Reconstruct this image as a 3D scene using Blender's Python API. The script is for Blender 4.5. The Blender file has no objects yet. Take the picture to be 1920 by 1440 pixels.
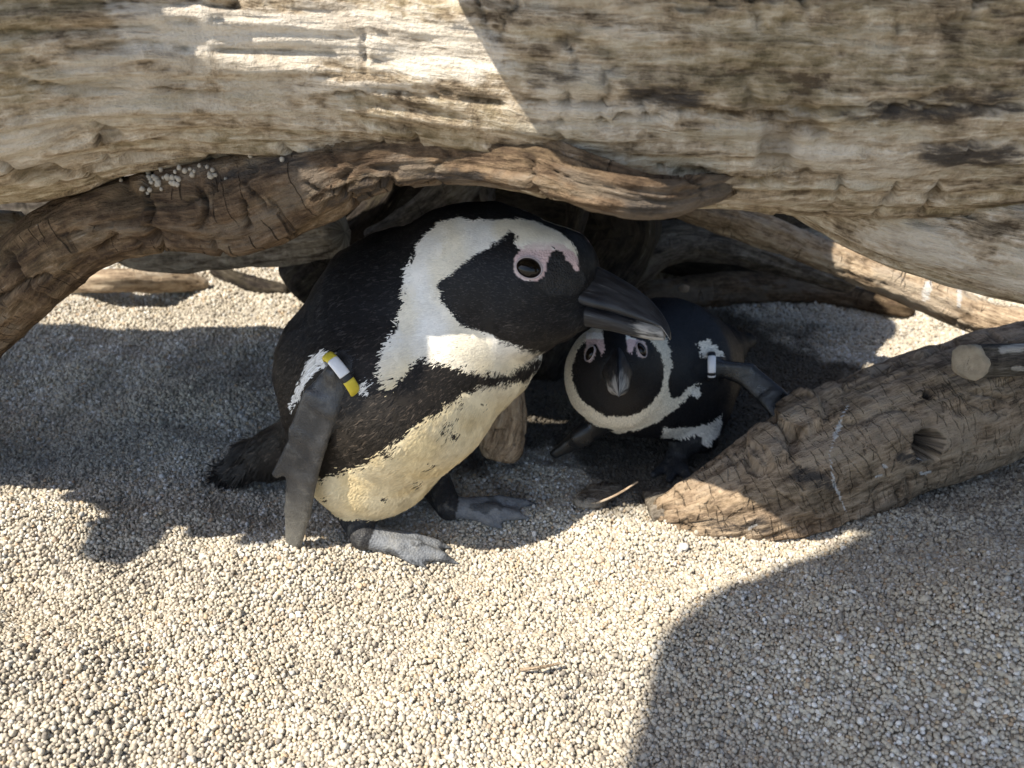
import bpy, math, random
import numpy as np
from mathutils import Vector
from mathutils.bvhtree import BVHTree

random.seed(7)
RNG = np.random.default_rng(7)
scene = bpy.context.scene
col = scene.collection

# ------------------------------------------------------------------ camera
CAM_H, PITCH, FPX = 0.35, math.radians(25.0), 1507.0
cam_data = bpy.data.cameras.new('camera')
cam_data.sensor_width = 36.0
cam_data.lens = 36.0 * FPX / 1920.0
cam_data.clip_start, cam_data.clip_end = 0.01, 200.0
cam_data.dof.use_dof = True
cam_data.dof.focus_distance = 0.485
cam_data.dof.aperture_fstop = 11.0
cam = bpy.data.objects.new('camera', cam_data)
cam.location = (0, 0, CAM_H)
cam.rotation_euler = (math.pi / 2 - PITCH, 0, 0)
col.objects.link(cam)
scene.camera = cam

# ------------------------------------------------------------------ sky, sun, exposure
SUN = np.array([-0.50, -0.36, 0.79]); SUN = SUN / np.linalg.norm(SUN)
world = bpy.data.worlds.new('World'); scene.world = world
world.use_nodes = True
wn = world.node_tree
sky = wn.nodes.new('ShaderNodeTexSky'); sky.sky_type = 'NISHITA'
sky.sun_disc = False
sky.sun_elevation = math.asin(SUN[2])
sky.sun_rotation = math.atan2(SUN[0], SUN[1])
bg = wn.nodes['Background']
wn.links.new(sky.outputs[0], bg.inputs[0]); bg.inputs[1].default_value = 0.128
sun_data = bpy.data.lights.new('sun', 'SUN')
sun_data.energy = 4.7; sun_data.angle = math.radians(0.53); sun_data.color = (1.0, 0.93, 0.81)
sun = bpy.data.objects.new('sun', sun_data)
sun.rotation_euler = Vector(SUN).to_track_quat('Z', 'Y').to_euler()
sun.location = (-2, -1.6, 3)
col.objects.link(sun)
vs = scene.view_settings
vs.view_transform = 'Standard'; vs.look = 'None'; vs.gamma = 1.0; vs.exposure = 1.0
vs.use_curve_mapping = False
scene.cycles.use_denoising = True
scene.cycles.max_bounces = 5
scene.cycles.diffuse_bounces = 4

# ------------------------------------------------------------------ places
CP, SP = math.cos(PITCH), math.sin(PITCH)

def W(px, py, d):
    """a point of the place: seen at px, py of the photograph, d metres deep"""
    a, b = (px - 960.0) / FPX, (py - 720.0) / FPX
    return np.array([d * a, d * (CP - b * SP), CAM_H - d * (SP + b * CP)])

def proj(P):
    P = np.asarray(P, float)
    x, y, z = P[..., 0], P[..., 1], P[..., 2] - CAM_H
    d = y * CP - z * SP
    u = y * SP + z * CP
    return 960 + FPX * x / d, 720 - FPX * u / d, d

# ------------------------------------------------------------------ noise
_perm = np.random.default_rng(3).permutation(256)
_perm = np.concatenate([_perm, _perm, _perm])
_g = np.random.default_rng(5).normal(size=(256, 3)); _g /= np.linalg.norm(_g, axis=1)[:, None]

def perlin(x, y, z):
    x, y, z = np.broadcast_arrays(np.asarray(x, float), np.asarray(y, float), np.asarray(z, float))
    xi, yi, zi = np.floor(x).astype(int), np.floor(y).astype(int), np.floor(z).astype(int)
    xf, yf, zf = x - xi, y - yi, z - zi
    xi &= 255; yi &= 255; zi &= 255
    u, v, w = [t * t * t * (t * (t * 6 - 15) + 10) for t in (xf, yf, zf)]
    out = 0.0
    for i in (0, 1):
        for j in (0, 1):
            for k in (0, 1):
                h = _perm[_perm[_perm[xi + i] + yi + j] + zi + k]
                g = _g[h]
                dt = g[..., 0] * (xf - i) + g[..., 1] * (yf - j) + g[..., 2] * (zf - k)
                out = out + dt * (u if i else 1 - u) * (v if j else 1 - v) * (w if k else 1 - w)
    return out * 1.6

def fbm(x, y, z, octs=3):
    o, a = 0.0, 1.0
    for i in range(octs):
        o = o + a * perlin(x * 2 ** i + 7.3 * i, y * 2 ** i, z * 2 ** i + 3.1 * i); a *= 0.5
    return o

def cells(x, y, seed=0):
    """2-D cell noise: distance between the two nearest borders (0 on a border)"""
    xi, yi = np.floor(x).astype(int), np.floor(y).astype(int)
    f1 = np.full(x.shape, 9.0); f2 = f1.copy()
    for i in (-1, 0, 1):
        for j in (-1, 0, 1):
            h = _perm[_perm[(xi + i + seed) & 255] + ((yi + j) & 255)]
            h2 = _perm[h + 17]
            d = np.hypot(xi + i + h / 255.0 - x, yi + j + h2 / 255.0 - y)
            m = d < f1
            f2 = np.where(m, f1, np.minimum(f2, d)); f1 = np.where(m, d, f1)
    return f2 - f1

def sstep(a, b, x):
    t = np.clip((x - a) / (b - a), 0, 1)
    return t * t * (3 - 2 * t)

def inpoly(px, py, poly):
    poly = np.asarray(poly, float)
    ins = np.zeros(px.shape, bool)
    n = len(poly)
    for i in range(n):
        x1, y1 = poly[i]; x2, y2 = poly[(i + 1) % n]
        c = ((y1 > py) != (y2 > py))
        xs = (x2 - x1) * (py - y1) / ((y2 - y1) if y2 != y1 else 1e-9) + x1
        ins ^= c & (px < xs)
    return ins

def dline(px, py, line):
    line = np.asarray(line, float); best = np.full(px.shape, 1e9)
    for (x1, y1), (x2, y2) in zip(line[:-1], line[1:]):
        dx, dy = x2 - x1, y2 - y1
        t = np.clip(((px - x1) * dx + (py - y1) * dy) / (dx * dx + dy * dy + 1e-9), 0, 1)
        best = np.minimum(best, np.hypot(px - x1 - t * dx, py - y1 - t * dy))
    return best

# ------------------------------------------------------------------ meshes
def mesh_np(name, V, F, smooth=True):
    V = np.asarray(V, np.float32); F = np.asarray(F, np.int32)
    me = bpy.data.meshes.new(name)
    n, k = F.shape
    me.vertices.add(len(V)); me.vertices.foreach_set('co', V.ravel())
    me.loops.add(n * k); me.loops.foreach_set('vertex_index', F.ravel())
    me.polygons.add(n)
    me.polygons.foreach_set('loop_start', np.arange(0, n * k, k, dtype=np.int32))
    me.polygons.foreach_set('use_smooth', np.full(n, smooth))
    me.update(calc_edges=True)
    return me

def attr(me, name, data, kind='FLOAT', domain='POINT'):
    a = me.attributes.new(name, kind, domain)
    data = np.asarray(data, np.float32)
    key = {'FLOAT': 'value', 'FLOAT_VECTOR': 'vector', 'FLOAT_COLOR': 'color', 'INT': 'value'}[kind]
    if kind == 'FLOAT_COLOR' and data.shape[-1] == 3:
        data = np.concatenate([data, np.ones((len(data), 1), np.float32)], 1)
    a.data.foreach_set(key, data.ravel() if kind != 'INT' else data.astype(np.int32).ravel())

def obj(name, me, mat=None, parent=None):
    o = bpy.data.objects.new(name, me)
    if mat is not None and me is not None:
        for m in (mat if isinstance(mat, (list, tuple)) else [mat]): me.materials.append(m)
    col.objects.link(o)
    if parent is not None: o.parent = parent
    return o

def tag(o, label, cat, group=None, kind=None):
    if label: o['label'] = label
    if cat: o['category'] = cat
    if group: o['group'] = group
    if kind: o['kind'] = kind
    return o

# ------------------------------------------------------------------ materials
class NT:
    def __init__(s, name):
        s.m = bpy.data.materials.new(name); s.m.use_nodes = True
        s.t = s.m.node_tree; s.b = s.t.nodes['Principled BSDF']
    def n(s, typ, **kw):
        nd = s.t.nodes.new(typ)
        for k, v in kw.items(): setattr(nd, k, v)
        return nd
    def l(s, a, b): s.t.links.new(a, b)
    def val(s, x, sock):
        if hasattr(x, 'is_output'): s.l(x, sock)
        else: sock.default_value = x
    def math(s, op, a, b=None, clamp=False):
        nd = s.n('ShaderNodeMath', operation=op); nd.use_clamp = clamp
        s.val(a, nd.inputs[0])
        if b is not None: s.val(b, nd.inputs[1])
        return nd.outputs[0]
    def attr(s, name, typ='GEOMETRY'):
        nd = s.n('ShaderNodeAttribute'); nd.attribute_name = name; nd.attribute_type = typ
        return nd
    def scale(s, vec, xyz, loc=(0, 0, 0)):
        nd = s.n('ShaderNodeMapping'); nd.inputs['Scale'].default_value = xyz; nd.inputs['Location'].default_value = loc
        s.l(vec, nd.inputs['Vector']); return nd.outputs[0]
    def noise(s, vec, scale=1.0, detail=3.0, rough=0.55, dist=0.0):
        nd = s.n('ShaderNodeTexNoise'); nd.inputs['Scale'].default_value = scale
        nd.inputs['Detail'].default_value = detail; nd.inputs['Roughness'].default_value = rough
        nd.inputs['Distortion'].default_value = dist
        s.l(vec, nd.inputs['Vector']); return nd.outputs['Fac']
    def noisec(s, vec, scale=1.0, detail=2.0):
        nd = s.n('ShaderNodeTexNoise'); nd.inputs['Scale'].default_value = scale
        nd.inputs['Detail'].default_value = detail
        s.l(vec, nd.inputs['Vector']); return nd.outputs['Color']
    def voro(s, vec, scale=1.0, feature='DISTANCE_TO_EDGE', out='Distance'):
        nd = s.n('ShaderNodeTexVoronoi', feature=feature); nd.inputs['Scale'].default_value = scale
        s.l(vec, nd.inputs['Vector']); return nd.outputs[out]
    def ramp(s, fac, stops, interp='LINEAR'):
        nd = s.n('ShaderNodeValToRGB'); cr = nd.color_ramp; cr.interpolation = interp
        while len(cr.elements) < len(stops): cr.elements.new(0.5)
        for e, (p, c) in zip(cr.elements, stops):
            e.position = p; e.color = (*c, 1) if len(c) == 3 else c
        s.l(fac, nd.inputs[0]); return nd.outputs[0]
    def sm(s, x, a, b, lo=0.0, hi=1.0):
        nd = s.n('ShaderNodeMapRange', interpolation_type='SMOOTHSTEP')
        s.val(x, nd.inputs[0]); nd.inputs[1].default_value = a; nd.inputs[2].default_value = b
        nd.inputs[3].default_value = lo; nd.inputs[4].default_value = hi
        return nd.outputs[0]
    def mix(s, fac, a, b, mode='MIX'):
        nd = s.n('ShaderNodeMix', data_type='RGBA', blend_type=mode)
        s.val(fac, nd.inputs[0])
        for x, sk in ((a, nd.inputs[6]), (b, nd.inputs[7])):
            if hasattr(x, 'is_output'): s.l(x, sk)
            else: sk.default_value = (*x, 1)
        return nd.outputs[2]
    def vadd(s, a, b):
        nd = s.n('ShaderNodeVectorMath', operation='ADD'); s.l(a, nd.inputs[0]); s.l(b, nd.inputs[1]); return nd.outputs[0]
    def vmul(s, a, k):
        nd = s.n('ShaderNodeVectorMath', operation='MULTIPLY'); s.l(a, nd.inputs[0]); nd.inputs[1].default_value = k; return nd.outputs[0]
    def bump(s, h, dist, strength=1.0, prev=None):
        nd = s.n('ShaderNodeBump'); nd.inputs['Distance'].default_value = dist; nd.inputs['Strength'].default_value = strength
        s.l(h, nd.inputs['Height'])
        if prev is not None: s.l(prev, nd.inputs['Normal'])
        return nd.outputs[0]
    def done(s, color, rough=0.7, normal=None, spec=0.3):
        s.val(color if hasattr(color, 'is_output') else (*color, 1), s.b.inputs['Base Color'])
        s.val(rough, s.b.inputs['Roughness']); s.b.inputs['Specular IOR Level'].default_value = spec
        if normal is not None: s.l(normal, s.b.inputs['Normal'])
        return s.m

def wood(name, pale, mid, dark, patch, crack=(95, 20), crack_w=0.03, crack_amt=1.0, patch_amt=0.6, green=0.0, fib=1.0, block=None):
    """weathered driftwood: fibres run along the log, short checks run across it"""
    t = NT(name)
    lc = t.attr('lc').outputs['Vector']
    wnoise = t.n('ShaderNodeTexNoise'); wnoise.inputs['Scale'].default_value = 30; wnoise.inputs['Detail'].default_value = 2
    t.l(lc, wnoise.inputs['Vector'])
    lw = t.vadd(lc, t.vmul(wnoise.outputs['Color'], (0.005, 0.005, 0.005)))
    mask = wnoise.outputs['Fac']
    fine = t.noise(t.scale(lw, (60, 420, 420)), 1, 4, 0.7)
    streak = t.noise(t.scale(lw, (26, 90, 90)), 1, 6, 0.72)
    broad = t.noise(t.scale(lc, (9, 22, 22)), 1, 4, 0.65)
    iso = t.noise(lw, 110, 4, 0.7)
    tone = t.math('ADD', t.math('ADD', t.math('MULTIPLY', fine, 0.40 * fib), t.math('MULTIPLY', iso, 0.35)), t.math('ADD', t.math('MULTIPLY', streak, 0.50), t.math('MULTIPLY', broad, 0.30)))
    mean = 0.5 * (0.40 * fib + 0.35 + 0.5 + 0.3)
    c = t.ramp(tone, [(mean - 0.115, dark), (mean - 0.01, mid), (mean + 0.09, pale)])
    pm = t.math('MULTIPLY', t.sm(t.math('ADD', broad, t.math('MULTIPLY', streak, 0.5)), 0.76, 0.86), patch_amt)
    c = t.mix(pm, c, patch)
    if green:
        gm = t.math('MULTIPLY', t.sm(t.math('SUBTRACT', streak, t.math('MULTIPLY', broad, 0.5)), 0.20, 0.36), green)
        c = t.mix(gm, c, (0.17, 0.145, 0.07))
    # short checks across the fibres
    n1 = t.noise(t.scale(lw, (crack[0], crack[1], crack[1]), (4, 2, 7)), 1, 1.0, 0.5)
    k1 = t.sm(t.math('ABSOLUTE', t.math('SUBTRACT', n1, 0.5)), 0.0, crack_w, 1, 0)
    k1 = t.math('MULTIPLY', k1, t.sm(t.math('ADD', mask, t.math('MULTIPLY', iso, 0.5)), 0.78, 0.86))
    if block:
        v1 = t.voro(t.scale(lw, (block[0], block[1], block[1])), 1)
        k1 = t.math('MAXIMUM', k1, t.math('MULTIPLY', t.sm(v1, 0.0, 0.05, 0.55, 0), t.sm(iso, 0.56, 0.44)))
    ck = t.math('MULTIPLY', k1, crack_amt)
    ck2 = t.math('MAXIMUM', ck, t.attr('crack').outputs['Fac'])
    c = t.mix(t.math('MULTIPLY', ck2, 0.5), c, tuple(x * 0.35 for x in dark))
    # stains with a shape of their own, plus the shade painted in knot holes
    br = t.math('MULTIPLY', t.attr('char').outputs['Fac'], t.sm(t.math('ADD', streak, t.math('MULTIPLY', fine, 0.6)), 0.70, 0.95, 0.95, 0.1))
    c = t.mix(br, c, (0.050, 0.043, 0.038))
    br2 = t.math('ADD', t.attr('bleach').outputs['Fac'], t.math('MULTIPLY', t.math('SUBTRACT', t.math('ADD', fine, streak), 1.0), 1.8))
    c = t.mix(t.math('MULTIPLY', t.sm(br2, 0.25, 1.2), 0.75), c, (0.60, 0.55, 0.48))
    wd = t.math('ADD', t.attr('dropping').outputs['Fac'], t.math('MULTIPLY', t.math('SUBTRACT', fine, 0.55), 2.2))
    c = t.mix(t.math('MULTIPLY', t.sm(wd, 0.35, 0.9), 0.7), c, (0.55, 0.55, 0.54))
    h = t.math('ADD', t.math('MULTIPLY', fine, 0.45 * fib), t.math('ADD', t.math('MULTIPLY', streak, 0.6), t.math('MULTIPLY', iso, 0.5)))
    h = t.math('SUBTRACT', h, t.math('MULTIPLY', ck, 0.7))
    nb = t.bump(h, 0.0055, 0.95)
    return t.done(c, 0.85, nb, 0.15)

M = {}
M['log_pale'] = wood('log_pale', (0.60, 0.525, 0.425), (0.33, 0.262, 0.182), (0.085, 0.062, 0.040), (0.42, 0.38, 0.32), (110, 12), 0.016, 0.0, 0.6, 0.35)
M['log_brown'] = wood('log_brown', (0.185, 0.128, 0.082), (0.10, 0.067, 0.042), (0.04, 0.026, 0.017), (0.14, 0.118, 0.095), (75, 8), 0.02, 1.0, 0.6, 0.1)
M['log_block'] = wood('log_block', (0.41, 0.31, 0.215), (0.265, 0.192, 0.128), (0.10, 0.070, 0.045), (0.25, 0.20, 0.15), (150, 22), 0.02, 0.8, 0.5, 0.1, 0.9, (110, 30))
M['log_tan'] = wood('log_tan', (0.50, 0.39, 0.27), (0.33, 0.245, 0.165), (0.14, 0.10, 0.065), (0.36, 0.31, 0.25), (90, 12), 0.014, 0.6, 0.5, 0.0)
M['log_grey'] = wood('log_grey', (0.20, 0.175, 0.15), (0.10, 0.085, 0.072), (0.035, 0.030, 0.025), (0.14, 0.13, 0.12), (35, 14), 0.02, 0.5, 0.5, 0.1)
M['log_ash'] = wood('log_ash', (0.36, 0.315, 0.26), (0.21, 0.178, 0.142), (0.08, 0.064, 0.050), (0.26, 0.235, 0.20), (35, 14), 0.02, 0.4, 0.5, 0.1)
M['log_dark'] = wood('log_dark', (0.055, 0.044, 0.035), (0.027, 0.021, 0.017), (0.011, 0.009, 0.0075), (0.045, 0.039, 0.034), (35, 14), 0.02, 0.5, 0.5, 0.1)  # wood tones lowered to paint in the hollow's deep shade

def grain_mat(inst=True):
    t = NT('gravel_grain' if inst else 'gravel_bed')
    if inst:
        r = t.attr('tone', 'INSTANCER').outputs['Fac']
        geo = t.n('ShaderNodeNewGeometry')
        pos = geo.outputs['Position']
    else:
        pos = t.n('ShaderNodeNewGeometry').outputs['Position']
        r = t.voro(pos, 330, 'F1', 'Color')
    c = t.ramp(r, [(0.0, (0.20, 0.175, 0.145)), (0.05, (0.32, 0.28, 0.225)), (0.25, (0.41, 0.36, 0.285)), (0.5, (0.48, 0.425, 0.335)),
                   (0.72, (0.55, 0.495, 0.40)), (0.88, (0.46, 0.445, 0.41)), (0.935, (0.52, 0.41, 0.27)), (0.965, (0.36, 0.25, 0.16)), (0.98, (0.70, 0.67, 0.62))])
    n1 = t.noise(pos, 900, 2)
    c = t.mix(t.sm(n1, 0.40, 0.75, 0.0, 0.40), c, (0.30, 0.26, 0.205))
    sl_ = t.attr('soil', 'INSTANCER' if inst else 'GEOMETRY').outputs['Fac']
    c = t.mix(t.math('MULTIPLY', sl_, 0.9), c, (0.055, 0.045, 0.033))  # dirt tone deepened to paint in the hollow's shade
    nb = t.bump(n1, 0.0006, 0.7)
    if not inst:
        nb = t.bump(t.voro(pos, 330, 'F1'), 0.003, 1.0, nb)
    return t.done(c, 0.75, nb, 0.3)
M['grain'] = grain_mat(True); M['bed'] = grain_mat(False)

def plumage_mat(name, rough_b=0.50, rough_w=0.8):
    t = NT(name)
    c = t.attr('col').outputs['Color']
    pos = t.n('ShaderNodeTexCoord').outputs['Object']
    lum = t.n('ShaderNodeSeparateColor'); t.l(c, lum.inputs[0])
    rr = t.sm(lum.outputs[1], 0.05, 0.4, rough_b, rough_w)
    c2 = t.mix(t.sm(t.noise(pos, 60, 3), 0.35, 0.75, 0.0, 0.18), c, (0.30, 0.25, 0.18), 'MULTIPLY')
    nb = t.bump(t.noise(pos, 1400, 2), 0.0003, 0.5)
    t.done(c2, rr, nb, 0.20)
    return t.m
M['plumage'] = plumage_mat('plumage')

def skin_mat(name, bump_scale, bump_d, rough, spec=0.45, var=0.5, dust=0.0):
    t = NT(name)
    c = t.attr('col').outputs['Color']
    pos = t.n('ShaderNodeTexCoord').outputs['Object']
    n = t.noise(pos, 160, 4, 0.65)
    c = t.mix(t.sm(n, 0.35, 0.7, 0, var), c, (0.35, 0.35, 0.36), 'MULTIPLY')
    if dust:
        n2 = t.noise(pos, 90, 5, 0.7)
        c = t.mix(t.sm(n2, 0.48, 0.75, 0, dust), c, (0.30, 0.285, 0.25))
    c = t.mix(t.sm(t.noise(pos, 750, 2, 0.6), 0.50, 0.66, 0, 0.55 * var), c, (0.30, 0.30, 0.30), 'MULTIPLY')
    v = t.voro(pos, bump_scale, 'F1')
    nb = t.bump(v, bump_d, 0.8)
    nb = t.bump(t.noise(pos, 1200, 3), 0.0004, 0.6, nb)
    return t.done(c, t.sm(n, 0.3, 0.7, rough - 0.1, rough + 0.15), nb, spec)
M['flipper'] = skin_mat('flipper_skin', 800, 0.00025, 0.36, 0.5, 0.5, 0.22)
M['wing_black'] = skin_mat('wing_black', 800, 0.0002, 0.34, 0.5, 0.4, 0.0)
M['foot'] = skin_mat('foot_skin', 600, 0.0006, 0.62, 0.3, 0.4, 0.35)
M['bare'] = skin_mat('bare_skin', 700, 0.0006, 0.55, 0.35, 0.15)

def plain(name, c, rough=0.4, spec=0.4, var=0.15, bump=0.0003):
    t = NT(name)
    pos = t.n('ShaderNodeTexCoord').outputs['Object']
    n = t.noise(pos, 120, 4)
    cc = t.mix(t.sm(n, 0.3, 0.75, 0, var), c, tuple(x * 0.35 for x in c))
    return t.done(cc, t.sm(n, 0.3, 0.7, rough - 0.06, rough + 0.12), t.bump(t.noise(pos, 500, 3), bump, 0.6), spec)
M['band_yellow'] = plain('band_yellow', (0.62, 0.50, 0.05), 0.35)
M['band_white'] = plain('band_white', (0.72, 0.73, 0.76), 0.35)
M['band_black'] = plain('band_black', (0.02, 0.02, 0.022), 0.35)
M['band_metal'] = plain('band_metal', (0.35, 0.36, 0.38), 0.35, 0.5)

def bill_mat():
    t = NT('bill_horn')
    lc = t.attr('lc').outputs['Vector']
    pos = t.n('ShaderNodeTexCoord').outputs['Object']
    n = t.noise(t.scale(lc, (120, 420, 420)), 1, 4, 0.6)
    n2 = t.noise(t.scale(lc, (70, 160, 160), (1, 2, 3)), 1, 4, 0.65, 0.4)
    c = t.mix(t.sm(n, 0.35, 0.75), (0.008, 0.008, 0.0095), (0.026, 0.027, 0.031))
    p = t.math('ADD', t.attr('bleach').outputs['Fac'], t.math('MULTIPLY', t.math('SUBTRACT', n2, 0.5), 1.6))
    c = t.mix(t.math('MULTIPLY', t.sm(p, 0.35, 0.80), 0.8), c, (0.36, 0.34, 0.31))
    sc = t.sm(t.noise(t.scale(lc, (90, 900, 900)), 1, 3, 0.7), 0.62, 0.72)
    c = t.mix(t.math('MULTIPLY', sc, 0.25), c, (0.25, 0.25, 0.26))
    nb = t.bump(n2, 0.0005, 0.5); nb = t.bump(n, 0.0002, 0.5, nb)
    return t.done(c, t.sm(n2, 0.3, 0.7, 0.34, 0.55), nb, 0.32)
M['bill'] = bill_mat()
def eye_mat():
    t = NT('eye_iris')
    t.done((0.006, 0.004, 0.003), 0.08, None, 0.28)
    return t.m
M['eye'] = eye_mat()
M['lid_pink'] = plain('eyelid_pink', (0.42, 0.36, 0.37), 0.5, 0.3, 0.35)
M['stone'] = plain('stone', (0.50, 0.40, 0.30), 0.7, 0.2, 0.4, 0.0008)
M['stone_white'] = plain('stone_white', (0.66, 0.63, 0.58), 0.6, 0.2, 0.3, 0.0006)
M['grain_grey'] = plain('grain_grey', (0.40, 0.36, 0.30), 0.75, 0.2, 0.4, 0.0006)
M['cut'] = plain('cut_wood', (0.42, 0.35, 0.26), 0.85, 0.12, 0.5, 0.0016)

# ------------------------------------------------------------------ ground
def H(x, y):
    x = np.asarray(x, float); y = np.asarray(y, float)
    def g(cx, cy, sx, sy, h): return h * np.exp(-((x - cx) / sx) ** 2 - ((y - cy) / sy) ** 2)
    z = g(0.36, 0.36, 0.17, 0.10, 0.050) + g(-0.34, 0.30, 0.16, 0.09, 0.028) + g(-0.38, 0.462, 0.15, 0.040, 0.030)
    z = z + g(-0.75, 1.05, 0.35, 0.22, 0.05) + g(0.12, 0.64, 0.13, 0.08, -0.014) + g(0.46, 0.50, 0.14, 0.05, 0.022)
    z = z + g(-0.26, 0.70, 0.10, 0.05, 0.018) + g(-0.17, 0.445, 0.05, 0.03, 0.006)
    near = np.exp(-((x / 1.3) ** 2 + ((y - 0.6) / 1.2) ** 2))
    z = z + 0.012 * perlin(x * 7.5, y * 9.5, 0.3) * near + 0.0065 * perlin(x * 20, y * 24, 1.7) * near + 0.002 * perlin(x * 60, y * 60, 2.7) * near
    z = z + 0.12 * perlin(x * 0.35, y * 0.35, 4.4) * (1 - near)
    return z

def G(px, py, lift=0.0):
    """where the sight line through px, py meets the ground, lifted a little"""
    d = 0.6
    a, b = (px - 960.0) / FPX, (py - 720.0) / FPX
    k = SP + b * CP
    z = 0.0
    for _ in range(12):
        d = (CAM_H - z) / k
        p = W(px, py, d); z = float(H(p[0], p[1])) + lift
    return W(px, py, d)

def graded(lo, hi, step, far):
    a = list(np.arange(lo, hi + 1e-6, step)); s = step
    v = hi
    while v < far: s *= 1.35; v += s; a.append(v)
    s = step; v = lo
    while v > -far: s *= 1.35; v -= s; a.insert(0, v)
    return np.array(a)
gx, gy = graded(-1.0, 1.0, 0.009, 40), graded(0.0, 1.5, 0.009, 40)
XX, YY = np.meshgrid(gx, gy)
nx, ny = len(gx), len(gy)
idx = np.arange(nx * ny).reshape(ny, nx)
GF = np.stack([idx[:-1, :-1], idx[:-1, 1:], idx[1:, 1:], idx[1:, :-1]], -1).reshape(-1, 4)
ground = obj('ground', mesh_np('ground', np.stack([XX, YY, H(XX, YY) - 0.0012], -1).reshape(-1, 3), GF), M['bed'])
tag(ground, 'beige coarse gravel ground under the driftwood', None, kind='structure')

def soil_shade(x, y):
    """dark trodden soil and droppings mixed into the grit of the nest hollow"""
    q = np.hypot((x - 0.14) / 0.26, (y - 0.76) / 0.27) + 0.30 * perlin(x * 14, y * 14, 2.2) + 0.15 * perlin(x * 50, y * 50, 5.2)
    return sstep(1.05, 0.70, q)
attr(ground.data, 'soil', soil_shade(XX.ravel(), YY.ravel()))

def scatter_grains():
    pts = []
    def patch(y0, y1, s):
        xs = np.arange(-1.1, 1.1, s); ys = np.arange(y0, y1, s * 0.87)
        X, Y = np.meshgrid(xs, ys); X = X + (np.arange(len(ys)) % 2)[:, None] * s * 0.5
        X = (X + RNG.normal(0, s * 0.22, X.shape)).ravel(); Y = (Y + RNG.normal(0, s * 0.22, Y.shape)).ravel()
        keep = np.abs(X) < 0.10 + 0.80 * Y
        return np.stack([X[keep], Y[keep], np.full(keep.sum(), s)], 1)
    P = np.concatenate([patch(0.20, 0.64, 0.00218), patch(0.64, 0.95, 0.0027), patch(0.95, 1.45, 0.0040)])
    z = H(P[:, 0], P[:, 1]) + RNG.normal(0, 0.00038, len(P))
    n = len(P)
    size = np.clip(RNG.lognormal(0, 0.20, n), 0.6, 1.7) * P[:, 2] * 0.65
    size = np.where(RNG.random(n) < 0.006, size * 1.5, size)
    loose = RNG.random(n) < 0.07
    z = z + loose * 0.0016
    me = bpy.data.meshes.new('gravel')
    me.vertices.add(n); me.vertices.foreach_set('co', np.stack([P[:, 0], P[:, 1], z], 1).astype(np.float32).ravel())
    attr(me, 'tone', np.clip(RNG.random(n) + 0.22 * fbm(P[:, 0] * 9, P[:, 1] * 9, 0.7, 3), 0, 0.9999)); attr(me, 'soil', soil_shade(P[:, 0], P[:, 1])); attr(me, 'size', size); attr(me, 'kind', RNG.integers(0, 3, n), 'INT')
    attr(me, 'turn', RNG.uniform(0, 6.28, (n, 3)), 'FLOAT_VECTOR')
    o = obj('gravel', me)
    ng = bpy.data.node_groups.new('gravel_grains', 'GeometryNodeTree')
    ng.interface.new_socket('Geometry', in_out='INPUT', socket_type='NodeSocketGeometry')
    ng.interface.new_socket('Geometry', in_out='OUTPUT', socket_type='NodeSocketGeometry')
    N, L = ng.nodes, ng.links
    gi, go = N.new('NodeGroupInput'), N.new('NodeGroupOutput')
    join = N.new('GeometryNodeJoinGeometry')
    def named(nm, typ):
        nd = N.new('GeometryNodeInputNamedAttribute'); nd.data_type = typ; nd.inputs[0].default_value = nm
        return nd.outputs['Attribute']
    for k, (sq, rough) in enumerate((((1.0, 0.85, 0.70), 0.55), ((1.15, 0.80, 0.80), 0.7), ((0.95, 0.95, 0.75), 0.45))):
        ico = N.new('GeometryNodeMeshIcoSphere'); ico.inputs['Radius'].default_value = 1.0; ico.inputs['Subdivisions'].default_value = 2
        nz = N.new('ShaderNodeTexNoise'); nz.noise_dimensions = '4D'; nz.inputs['W'].default_value = 3.3 * k + 1
        nz.inputs['Scale'].default_value = 1.7
        sub = N.new('ShaderNodeVectorMath'); sub.operation = 'SUBTRACT'; sub.inputs[1].default_value = (0.5, 0.5, 0.5)
        L.new(nz.outputs['Color'], sub.inputs[0])
        sc = N.new('ShaderNodeVectorMath'); sc.operation = 'SCALE'; sc.inputs['Scale'].default_value = rough * 1.6
        L.new(sub.outputs[0], sc.inputs[0])
        sp = N.new('GeometryNodeSetPosition'); L.new(ico.outputs['Mesh'], sp.inputs['Geometry']); L.new(sc.outputs[0], sp.inputs['Offset'])
        tr = N.new('GeometryNodeTransform'); L.new(sp.outputs[0], tr.inputs['Geometry']); tr.inputs['Scale'].default_value = sq
        sm = N.new('GeometryNodeSetMaterial'); L.new(tr.outputs[0], sm.inputs['Geometry']); sm.inputs['Material'].default_value = M['grain']
        ss = N.new('GeometryNodeSetShadeSmooth'); L.new(sm.outputs[0], ss.inputs['Geometry'])
        cmpn = N.new('FunctionNodeCompare'); cmpn.data_type = 'INT'; cmpn.operation = 'EQUAL'
        ints = [i for i in cmpn.inputs if i.type == 'INT']
        L.new(named('kind', 'INT'), ints[0]); ints[1].default_value = k
        ip = N.new('GeometryNodeInstanceOnPoints')
        L.new(gi.outputs[0], ip.inputs['Points']); L.new(ss.outputs[0], ip.inputs['Instance'])
        L.new(cmpn.outputs[0], ip.inputs['Selection'])
        e2r = N.new('FunctionNodeEulerToRotation'); L.new(named('turn', 'FLOAT_VECTOR'), e2r.inputs[0])
        L.new(e2r.outputs[0], ip.inputs['Rotation']); L.new(named('size', 'FLOAT'), ip.inputs['Scale'])
        L.new(ip.outputs[0], join.inputs[0])
    L.new(join.outputs[0], go.inputs[0])
    md = o.modifiers.new('grains', 'NODES'); md.node_group = ng
    me.materials.append(M['grain'])
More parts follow.
